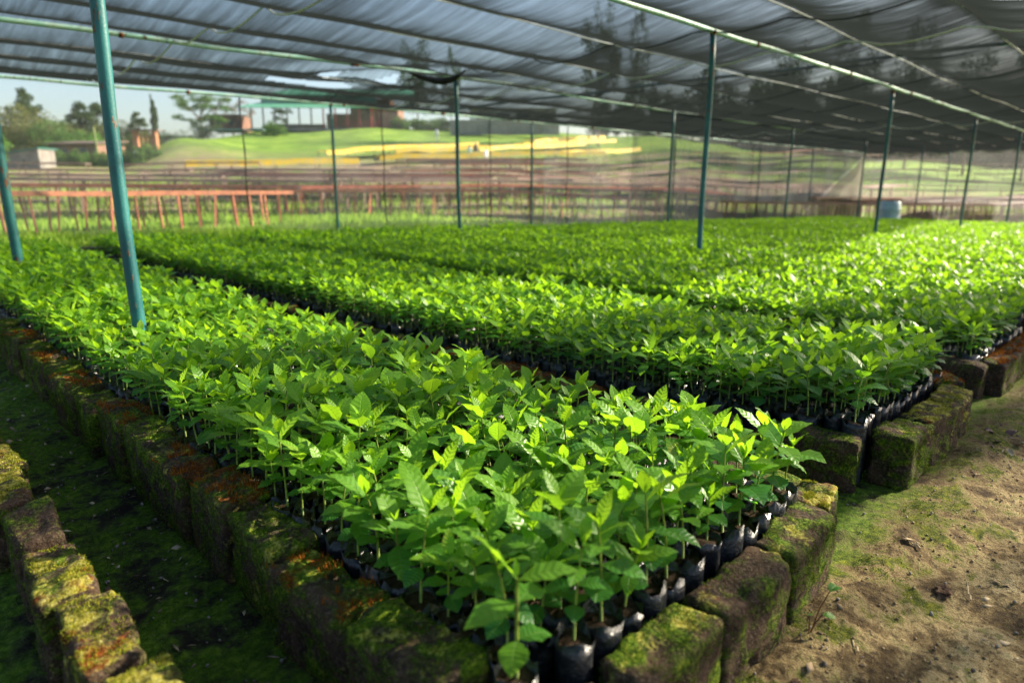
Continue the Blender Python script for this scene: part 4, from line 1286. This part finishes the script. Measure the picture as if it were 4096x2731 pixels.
# trees out of view at right, placed and slimmed to throw the soft path shadows
for i, (dist, off, h, k, wd) in enumerate([(14, .03, 19, 'umbrella', .17), (16, -.80, 15, 'round', .11), (26, 1.25, 17, 'column', .45)]):
    sx, sy = math.sin(R(SUN_AZ)), math.cos(R(SUN_AZ))
    tree(i * 7 + 3, 0, h, k, 'cr_dark', ["slender high-crowned tree beside the path, farther of two", "narrow dense round-topped tree beside the path", "narrow cypress farther along the path"][i], wd, "trees beside the dirt path",
         xy=(1.5 + sx * dist - sy * off, .3 + sy * dist + sx * off))

# ------------------------------------------------------------------ buildings
M['green_roof'] = simple_mat("green_metal_roof", (.10, .36, .22), (.14, .42, .27), .5, .45)
M['green_side'] = simple_mat("green_fascia", (.04, .20, .17), (.05, .24, .20), .5, .5)
M['brickwall'] = simple_mat("brick_wall", (.24, .13, .095), (.18, .10, .075), 2, .9)
M['orange'] = simple_mat("orange_brick", (.42, .19, .10), (.34, .15, .08), 3, .9)
M['greywall'] = simple_mat("grey_boards", (.24, .22, .20), (.16, .15, .14), 2, .9)
M['white'] = simple_mat("whitewash", (.75, .74, .72), (.6, .6, .6), 2, .8)
M['darkroof'] = simple_mat("dark_roof", (.12, .08, .07), (.17, .12, .10), 1, .8)
M['glass'] = simple_mat("dark_window", (.03, .04, .05), (.05, .06, .07), 1, .15)
M['concrete'] = simple_mat("concrete", (.22, .22, .21), (.17, .17, .16), 2, .9)
M['redpaint'] = simple_mat("red_paint", (.45, .06, .05), (.35, .05, .05), 2, .6)
M['bluesheet'] = simple_mat("pale_blue_sheet", (.30, .45, .52), (.22, .36, .44), 2, .6)
ROTB = math.pi * .25 * -1  # facade square to the view heading

def bld_root(name, px, depth, z=None, rz=0):
    x, y = at(px, depth)
    return empty(name, (x, y, (H(x, y) if z is None else z)), -math.pi / 4 + rz)
def bx(root, nm, mat, c, d, bev=0):
    m = MB(); m.box(c, d); return m.build(nm, M[mat], root, bevel=bev)
def window(root, c, w_, h_):
    f = bx(root, "window", 'concrete', c, (w_, .10, h_)); bx(f, "pane", 'glass', (c[0], c[1] - .06, c[2]), (w_ * .82, .04, h_ * .82))
# green roofed shed: about 20 m long
def shed():
    root = bld_root("open_shed", 745, 104)
    z0 = root.location.z; base = 7.6 + HCAM - z0
    bx(root, "floor_slab", 'concrete', (0, 2, base + .1), (20, 8, .35))
    bx(root, "back_wall", 'brickwall', (4.2, 5.8, base + 1.6), (9.5, .25, 2.8))
    bx(root, "low_wall", 'greywall', (-5.0, 5.6, base + .8), (8.6, .25, 1.3))
    bx(root, "side_wall", 'brickwall', (9.4, 3, base + 1.8), (4.2, 5.6, 3.2))
    for i in range(11):
        x = -9.6 + i * 1.75
        bx(root, "column", 'redpaint' if i > 5 else 'greywall', (x, -1.6, base + 1.7), (.18, .18, 3.2))
    m = MB()
    m.poly([(-11, -3.2, base + 3.1), (8.5, -3.2, base + 3.0), (8.0, .5, base + 4.0), (-9, .5, base + 4.1)] + [(-11, -3.2, base + 2.98), (8.5, -3.2, base + 2.88), (8.0, .5, base + 3.88), (-9, .5, base + 3.98)],
           [(0, 1, 2, 3), (7, 6, 5, 4), (0, 4, 5, 1), (1, 5, 6, 2), (2, 6, 7, 3), (3, 7, 4, 0)])
    m.build("lower_roof", M['green_roof'], root)
    bx(root, "fascia", 'green_side', (-.2, .4, base + 4.5), (17.0, .2, 1.15))
    m = MB()
    m.poly([(-9.2, .2, base + 5.2), (14, .2, base + 5.1), (13, 6.5, base + 6.6), (-6, 6.5, base + 6.7), (-9.2, .2, base + 5.08), (14, .2, base + 4.98), (13, 6.5, base + 6.48), (-6, 6.5, base + 6.58)],
           [(0, 1, 2, 3), (7, 6, 5, 4), (0, 4, 5, 1), (1, 5, 6, 2), (2, 6, 7, 3), (3, 7, 4, 0)])
    m.build("upper_roof", M['green_roof'], root)
    for i in range(3): bx(root, "rail", 'redpaint', (6.6, -1.7, base + .5 + i * .35), (5.5, .07, .07))
    tag(root, "long open shed under a two-tier green metal roof on top of the grassy hill", "shed")
shed()
def brick_house(px, d, w_, h_, lb, mat='brickwall', roofm='darkroof', wins=2, dz=0, dep=5):
    root = bld_root("brick_house", px, d); z = dz
    bx(root, "wall", mat, (0, 0, z + h_ / 2), (w_, dep, h_))
    m = MB(); m.poly([(-w_ / 2 - .3, -dep / 2 - .4, z + h_ - .02), (w_ / 2 + .3, -dep / 2 - .4, z + h_ - .02), (w_ / 2 + .3, dep / 2 + .3, z + h_ + .5), (-w_ / 2 - .3, dep / 2 + .3, z + h_ + .5),
                      (-w_ / 2 - .3, -dep / 2 - .4, z + h_ + .1), (w_ / 2 + .3, -dep / 2 - .4, z + h_ + .1), (w_ / 2 + .3, dep / 2 + .3, z + h_ + .62), (-w_ / 2 - .3, dep / 2 + .3, z + h_ + .62)],
                     [(3, 2, 1, 0), (4, 5, 6, 7), (0, 1, 5, 4), (1, 2, 6, 5), (2, 3, 7, 6), (3, 0, 4, 7)])
    m.build("roof", M[roofm], root)
    for i in range(wins): window(root, (-w_ / 2 + w_ * (i + .7) / (wins + .4), -dep / 2 - .05, z + h_ * .55), w_ * .16, h_ * .38)
    bx(root, "door", 'darkroof', (w_ * .42, -dep / 2 - .04, z + h_ * .36), (w_ * .10, .06, h_ * .7))
    tag(root, lb, "house", None); return root
brick_house(545, 108, 4.6, 2.2, "small brick house on the hill beside the bare tree", wins=2, dz=0.9)
brick_house(865, 112, 6.2, 3.6, "brown brick building adjoining the right end of the green-roofed shed", wins=1, dz=.6)
brick_house(1178, 108, 13, 2.2, "long whitewashed building with dark windows near the hilltop", mat='white', wins=4, dz=.8)
bx(bld_root("retaining_wall", 1160, 100), "x", 'concrete', (0, 0, 1.0), (15.5, .5, 2.0))
rw = [o for o in C.objects if o.name.startswith("retaining_wall")][0]
for c in list(rw.children): c.name = "wall_face"
tag(rw, "grey retaining wall below the whitewashed building", "wall")
brick_house(215, 72, 4.8, 1.3, "low red-brown house with a rusty roof left of the nearest post", wins=2, dz=.6)
# lean-to of grey boards
def hut():
    root = bld_root("board_hut", 78, 57)
    m = MB(); m.poly([(-1.35, -1, 0), (1.45, -1, 0), (1.45, -1, 1.75), (-1.35, -1, 1.35), (-1.35, 1, 0), (1.45, 1, 0), (1.45, 1, 1.75), (-1.35, 1, 1.35)], [(0, 1, 2, 3), (5, 4, 7, 6), (1, 5, 6, 2), (4, 0, 3, 7)])
    m.build("wall", M['greywall'], root)
    for i in range(5): bx(root, "plank_seam", 'concrete', (0, -1.02, .2 + i * .26), (2.7, .03, .03))
    m = MB(); m.poly([(-1.6, -1.2, 1.36), (1.6, -1.2, 1.82), (1.6, 1.2, 1.82), (-1.6, 1.2, 1.36), (-1.6, -1.2, 1.42), (1.6, -1.2, 1.88), (1.6, 1.2, 1.88), (-1.6, 1.2, 1.42)],
                     [(3, 2, 1, 0), (4, 5, 6, 7), (0, 1, 5, 4), (1, 2, 6, 5), (2, 3, 7, 6), (3, 0, 4, 7)])
    m.build("roof", M['green_side'], root)
    bx(root, "doorway", 'glass', (.2, -1.03, .7), (.14, .03, .5))
    tag(root, "small grey board hut with a slanting roof at the meadow's left end", "hut")
hut()
def frame():
    root = bld_root("brick_gateway", 347, 69)  # small tower-like frame of orange brick
    for x in (-.95, .95): bx(root, "pillar", 'orange', (x, 0, 1.3), (.42, .5, 1.9), .02)
    for x in (-.3, .1, .5): bx(root, "rail_post", 'orange', (x, 0, 1.25), (.08, .1, 1.6))
    bx(root, "lintel", 'darkroof', (0, 0, 2.31), (2.9, 1.0, .12))
    bx(root, "plinth", 'white', (0, 0, .18), (2.3, .8, .4))
    tag(root, "orange brick frame of two pillars under a dark flat lintel", "brick structure")
    r2 = bld_root("yellow_pole", 235, 66); m = MB(); m.tube([(0, 0, 0), (-.05, 0, 1.6), (-.12, 0, 3.6)], .09, 8); m.build("shaft", M['ycap'], r2)
    m = MB(); m.tube([(0, 0, -.1), (0, 0, .5)], .16, 8); m.build("footing", M['concrete'], r2)
    tag(r2, "pale yellowish pole standing in front of the green trees at left", "pole")
    r3 = bld_root("blue_tarp_roof", 530, 96); bx(r3, "sheet", 'bluesheet', (1, 0, 1.1), (9, 2.2, .12)); 
    for x in (-3.2, 0, 3.2, 5.2): bx(r3, "prop", 'darkroof', (x, -1, .5), (.1, .1, 1.1))
    tag(r3, "long low pale blue sheet roof on short props below the brick house", "shelter")
frame()

# ------------------------------------------------------------------ people
def person(px, depth, label, shirt, trousers, pose=0):
    x, y = at(px, depth); z = H(x, y)
    V = [(0, 0, .95), (0, 0, 1.15), (0, 0, 1.38), (0, 0, 1.50), (0, -.02, 1.62), (0, -.01, 1.74),
         (.19, 0, 1.40), (.24, -.04, 1.14), (.22, -.14, .92), (.22, -.20, .84), (-.19, 0, 1.40), (-.25, .02, 1.14), (-.22, -.06, .90), (-.22, -.10, .82),
         (.10, 0, .90), (.12, -.05, .50), (.12, .03, .08), (.12, -.12, .04), (-.10, 0, .90), (-.12, .04, .50), (-.13, .10, .08), (-.13, -.05, .04)]
    Rr = [.15, .13, .15, .06, .095, .08, .06, .045, .035, .04, .06, .045, .035, .04, .09, .065, .045, .035, .09, .065, .045, .035]
    E_ = [(0, 1), (1, 2), (2, 3), (3, 4), (4, 5), (2, 6), (6, 7), (7, 8), (8, 9), (2, 10), (10, 11), (11, 12), (12, 13), (0, 14), (14, 15), (15, 16), (16, 17), (0, 18), (18, 19), (19, 20), (20, 21)]
    me = bpy.data.meshes.new("person"); me.from_pydata(V, E_, [])
    o = ob("person", me, loc=(x, y, z)); o.rotation_euler = (0, 0, -math.pi / 4 + pose)
    md = o.modifiers.new("skin", 'SKIN'); md.use_smooth_shade = True
    for i, r in enumerate(Rr): me.skin_vertices[0].data[i].radius = (r, r * .8)
    me.skin_vertices[0].data[0].use_root = True
    s_ = o.modifiers.new("sub", 'SUBSURF'); s_.levels = 1; s_.render_levels = 1
    t = NT("person_cloth"); tc = t.n("TexCoord").outputs['Object']
    sp = t.n("SeparateXYZ"); t.put(sp.inputs[0], tc)
    c = t.ramp(t.math('DIVIDE', sp.outputs[2], 2.0), [(0, (.03, .02, .02)), (.05, trousers), (.46, shirt), (.745, (.06, .03, .02)), (.86, (.015, .012, .01))])
    for e in t.t.nodes:
        if e.type == 'VALTORGB': e.color_ramp.interpolation = 'CONSTANT'
    me.materials.append(t.done(t.pbr(c, .8, .2)))
    tag(o, label, "person", "people among the drying tables")
person(1006, 86, "person in a white shirt standing behind the yellow tables, highest on the slope", (.8, .8, .85), (.5, .5, .55))
person(1080, 68, "person in a pale green shirt and dark trousers, leftmost of the three together", (.45, .62, .52), (.05, .05, .06), .4)
person(1093, 70, "person in dark clothes between two others on the slope", (.03, .03, .05), (.25, .2, .28), -.3)
person(1117, 66, "person in a white shirt and pale trousers, rightmost of the three together", (.75, .78, .8), (.4, .42, .42), 1.0)

# ------------------------------------------------------------------ litter on the ground
M['stone'] = simple_mat("pebble_stone", (.10, .08, .06), (.30, .26, .21), 60, .9)
M['twig'] = simple_mat("dry_twig", (.42, .34, .20), (.30, .22, .13), 40, .8)
M['dryleaf'] = simple_mat("dry_leaf", (.055, .028, .018), (.11, .05, .035), 30, .6, .4)
M['crumb'] = simple_mat('soil_crumb', (.10, .065, .035), (.36, .27, .15), 70, .95, .1)
M['litter'] = simple_mat('dry_litter', (.09, .05, .03), (.50, .40, .24), 8, .8, .2)
M['clod'] = simple_mat("soil_clod", (.07, .04, .025), (.14, .09, .055), 60, .95, .1, 1, .006)
def pebbles():
    g = np.random.default_rng(8); bmA = bmesh.new(); bmesh.ops.create_icosphere(bmA, subdivisions=1, radius=1)
    bv = np.array([v.co[:] for v in bmA.verts]); bf = np.array([[v.index for v in f.verts] for f in bmA.faces]); bmA.free()
    V = []; F_ = []; n = 0
    for k in range(2300):
        if k < 1100: x, y = g.uniform(.24, .54), .55 + 4.5 * g.random() ** 1.5
        elif k < 2100: x, y = g.uniform(.9, 4.5), g.uniform(-.3, .46)
        else: x, y = g.uniform(1.72, 2.1), g.uniform(.5, 1.6)
        s_ = .0009 + .0042 * g.random() ** 5
        vv = bv * (s_ * (.6 + .8 * g.random(3))) + bv * (g.random((len(bv), 1)) - .5) * s_ * .4
        V.append(vv + [x, y, H(x, y) + s_ * .4 + .022 * (y > .0)]); F_.append(bf + n); n += len(bv)
    V = np.concatenate(V)
    # sit them on the uneven ground
    X, Y = V[:, 0], V[:, 1]
    o = ob("gravel", mesh_np("gravel", V, np.concatenate(F_), M['stone']))
    gnd = fbm(X, Y, 2.1, 3, 1) * .035 + fbm(X, Y, 11, 4, 2) * .022 + np.abs(fbm(X, Y, 38, 3, 5)) * .018 + .025 * np.clip(1 - np.abs(Y - .40) / .16, 0, 1)
    co = V.copy(); co[:, 2] = V[:, 2] + gnd - .020 * (Y > 0)
    o.data.vertices.foreach_set("co", co.astype(np.float32).ravel())
    tag(o, "small pale pebbles scattered over the mossy alley and the dirt path", "gravel", kind='stuff')
pebbles()
def crumbs():
    g = np.random.default_rng(28); bmA = bmesh.new(); bmesh.ops.create_icosphere(bmA, subdivisions=1, radius=1)
    bv = np.array([v.co[:] for v in bmA.verts]); bf = np.array([[v.index for v in f.verts] for f in bmA.faces]); bmA.free()
    n = 9000
    x = 1.0 + 4.0 * g.random(n) ** 1.3; y = .44 - .9 * g.random(n)
    m = fbm(x, y, 7, 3, 50); ok = m > -.08; x, y = x[ok], y[ok]; n = len(x)
    s_ = .0008 + .0038 * g.random(n) ** 4
    z = hgt(x, y) + fbm(x, y, 2.1, 3, 1) * .035 + fbm(x, y, 11, 4, 2) * .022 + np.abs(fbm(x, y, 38, 3, 5)) * .018 + .025 * np.clip(1 - np.abs(y - .40) / .16, 0, 1)
    V = bv[None] * s_[:, None, None] * (.6 + .8 * g.random((n, len(bv), 1))) * np.array([1, 1, .7]) + np.stack([x, y, z + s_ * .3], -1)[:, None, :]
    F_ = bf[None] + (np.arange(n) * len(bv))[:, None, None]
    tag(ob("soil_crumbs", mesh_np("soil_crumbs", V.reshape(-1, 3), F_.reshape(-1, 3), M['crumb'])), "loose dark crumbs of soil on the dirt path", "soil crumbs", kind='stuff')
crumbs()
def litter():
    g = np.random.default_rng(33); n = 420
    k = g.random(n) < .45
    x = np.where(k, g.uniform(.27, .52, n), 1.1 + 3.8 * g.random(n)); y = np.where(k, .6 + 3.2 * g.random(n), .42 - .8 * g.random(n))
    z = hgt(x, y) + fbm(x, y, 2.1, 3, 1) * .035 + fbm(x, y, 11, 4, 2) * .022 + np.abs(fbm(x, y, 38, 3, 5)) * .018 + .025 * np.clip(1 - np.abs(y - .40) / .16, 0, 1) * (x > .5)
    L = .004 + .014 * g.random(n) ** 2; W_ = L * (.15 + .4 * g.random(n)); a = g.random(n) * 6.28
    d = np.stack([np.cos(a), np.sin(a), g.normal(0, .25, n)], -1); e = np.stack([-np.sin(a), np.cos(a), g.normal(0, .4, n)], -1)
    P = np.stack([x, y, z + .003], -1); d *= L[:, None]; e *= W_[:, None]
    V = np.stack([P - d, P - e + [0, 0, .001], P + d, P + e + [0, 0, .0015]], 1).reshape(-1, 3)
    o = ob("leaf_litter", mesh_np("leaf_litter", V, np.arange(n * 4).reshape(-1, 4), M['litter']))
    md = o.modifiers.new("thick", 'SOLIDIFY'); md.thickness = .0006
    tag(o, "scraps of dry leaf and straw strewn over the path and the alley", "litter", kind='stuff')
litter()
def gz(x, y):
    X = np.array([x], float); Y = np.array([y], float)
    return H(x, y) + float((fbm(X, Y, 2.1, 3, 1) * .035 + fbm(X, Y, 11, 4, 2) * .022 + np.abs(fbm(X, Y, 38, 3, 5)) * .018)[0]) + .025 * max(0, 1 - abs(y - .40) / .16) * (x > .5)
def ground_moss():
    g = np.random.default_rng(18); n = 60000
    k = g.random(n)
    x = np.where(k < .62, g.uniform(.22, .56, n), g.uniform(1.2, 4.6, n)); y = np.where(k < .62, .5 + 4.0 * g.random(n) ** 1.4, .46 - .45 * g.random(n) ** 1.5)
    m = fbm(x, y, 9, 4, 40) + .5 * fbm(x, y, 2.5, 2, 41)
    ok = m > np.where(k < .62, .0, .20); x, y = x[ok], y[ok]; n = len(x)
    z = hgt(x, y) + fbm(x, y, 2.1, 3, 1) * .035 + fbm(x, y, 11, 4, 2) * .022 + np.abs(fbm(x, y, 38, 3, 5)) * .018 + .025 * np.clip(1 - np.abs(y - .40) / .16, 0, 1) * (x > .5)
    P = np.stack([x, y, z - .001], -1); a = g.random(n) * 6.28; wd = .0014
    S = np.stack([np.cos(a), np.sin(a), 0 * a], -1) * wd
    T3 = P + np.stack([g.normal(0, .002, n), g.normal(0, .002, n), g.uniform(.002, .006, n)], -1)
    V = np.stack([P - S, P + S, T3], 1).reshape(-1, 3)
    tag(ob("moss", mesh_np("moss", V, np.arange(n * 3).reshape(-1, 3), M['moss'])), "low green moss carpeting the alley between the walls and the path edge", "moss", kind='stuff')
ground_moss()

def twig(x, y, L, a, label, r=.0022):
    m = MB(); pts = []
    for k in range(6):
        t = k / 5; pts.append((L * t * math.cos(a) + .006 * math.sin(k * 2), L * t * math.sin(a), .004 + .003 * math.sin(k * 3)))
    m.tube(pts, [r * (1 - .5 * k / 5) for k in range(6)], 6)
    tag(m.build("twig", M['twig'], loc=(x, y, gz(x, y) + .002)), label, "twig", "dry twigs on the ground")
twig(1.86, .36, .07, .9, "pale straight twig on the path beside the front bed's end wall")
twig(1.72, .22, .08, .3, "pale bent twig next to the dark clod on the path")
twig(1.12, .30, .07, -1.3, "short brown twig near the bottom of the path")
twig(1.30, .33, .05, .6, "thin curved twig below the third end-wall block")
twig(.43, .66, .06, 2.3, "twig beside the dead leaf in the dark alley")
def clod(x, y, s_, label):
    bm = bmesh.new(); bmesh.ops.create_icosphere(bm, subdivisions=3, radius=1)
    for v in bm.verts:
        v.co *= 1 + noise.fractal(v.co * 1.7 + Vector((x, y, 3)), .5, 2, 4) * .6
        v.co.x *= s_; v.co.y *= s_ * .6; v.co.z *= s_ * .35
    me = bpy.data.meshes.new("clod"); bm.to_mesh(me); bm.free(); me.materials.append(M['clod'])
    tag(ob("soil_clod", me, loc=(x, y, gz(x, y) + s_ * .15)), label, "clod", "clods and stones on the path")
clod(1.70, .27, .028, "dark crumbly clod beside the bent twig on the path")
clod(2.25, -.12, .03, "flat dark clod farther out on the sunny path")
clod(1.12, .38, .012, "small clod under the end-wall blocks")
def curled_leaf(x, y, s_, rz, label, mat='dryleaf', nm="dry_leaf"):
    m = MB(); nu, nv = 9, 7; pts = []; F_ = []
    for i in range(nu):
        u = i / (nu - 1)
        for j in range(nv):
            v = -1 + 2 * j / (nv - 1); w_ = .5 * math.sin(math.pi * min(1, u * .94 + .04)) ** .8
            a = v * w_ * 2.4
            pts.append((u - .5 + .05 * math.sin(v * 5), .42 * math.sin(a) * .8, .32 * (1 - math.cos(a)) + .12 * math.sin(u * 4 + 1) + noise.noise(Vector((u * 4, v * 3, x))) * .12))
    for i in range(nu - 1):
        for j in range(nv - 1): F_.append((i * nv + j, (i + 1) * nv + j, (i + 1) * nv + j + 1, i * nv + j + 1))
    m.poly([tuple(c * s_ for c in p) for p in pts], F_)
    o = m.build(nm, M[mat], loc=(x, y, gz(x, y) + .006), smooth=True); o.rotation_euler = (.15, .1, rz)
    so = o.modifiers.new("thick", 'SOLIDIFY'); so.thickness = .0008
    tag(o, label, "leaf", "dead leaves on the ground")
curled_leaf(.46, .73, .085, .4, "large curled dark brown dead leaf lying in the alley bottom")
curled_leaf(.49, .66, .05, 2.2, "smaller dead leaf beside the large curled one")
for i, (x, y) in enumerate([(2.95, .38), (3.02, .32), (3.1, .36), (2.88, .33), (3.05, .42), (3.15, .30)]):
    curled_leaf(x, y, .035 + .01 * (i % 3), i * 1.3, "dead leaf in the litter heap by the second bed's end wall, %s from the left" % ordn(i), 'twig' if i % 2 else 'dryleaf')
# seedling weed growing between the end-wall blocks, and a grass sprig on the path
def weed(x, y, label, leaves, zoff=0):
    root = empty("weed", (x, y, gz(x, y) + zoff))
    ob("foliage", foliage_mesh(leaves), root)
    m = MB()
    for l in leaves: m.tube([(0, 0, -.01), (l['org'][0] * .5, l['org'][1] * .5, l['org'][2] * .6), l['org']], .0012, 5)
    m.build("stem", M['rust'], root)
    tag(root, label, "weed")
cc = math.radians
weed(1.285, .42, "small weed with grey-green folded leaves growing from the gap between two end-wall blocks", [dict(L=.042, W_=.024, pitch=.5, yaw=cc(-10), droop=1.6, seed=1, age=.15, org=(.03, -.02, .09)),
     dict(L=.026, W_=.02, pitch=.2, yaw=cc(-60), droop=.8, seed=2, age=.3, org=(.02, -.015, .04)), dict(L=.02, W_=.014, pitch=.6, yaw=cc(200), droop=.5, seed=3, age=.2, org=(-.01, 0, .05))])
weed(2.62, .20, "thin pale grass sprig growing on the path near the second bed", [dict(L=.05, W_=.004, pitch=1.2 - .35 * k, yaw=k * 2.1, droop=.5, seed=k, age=.8, org=(0, 0, .002)) for k in range(5)])
weed(.13, 1.0, "small green weed in the dark pit left of the leftmost wall", [dict(L=.025, W_=.018, pitch=.3, yaw=k * 1.6, droop=.5, seed=k, age=.3, org=(0, 0, .02)) for k in range(4)])
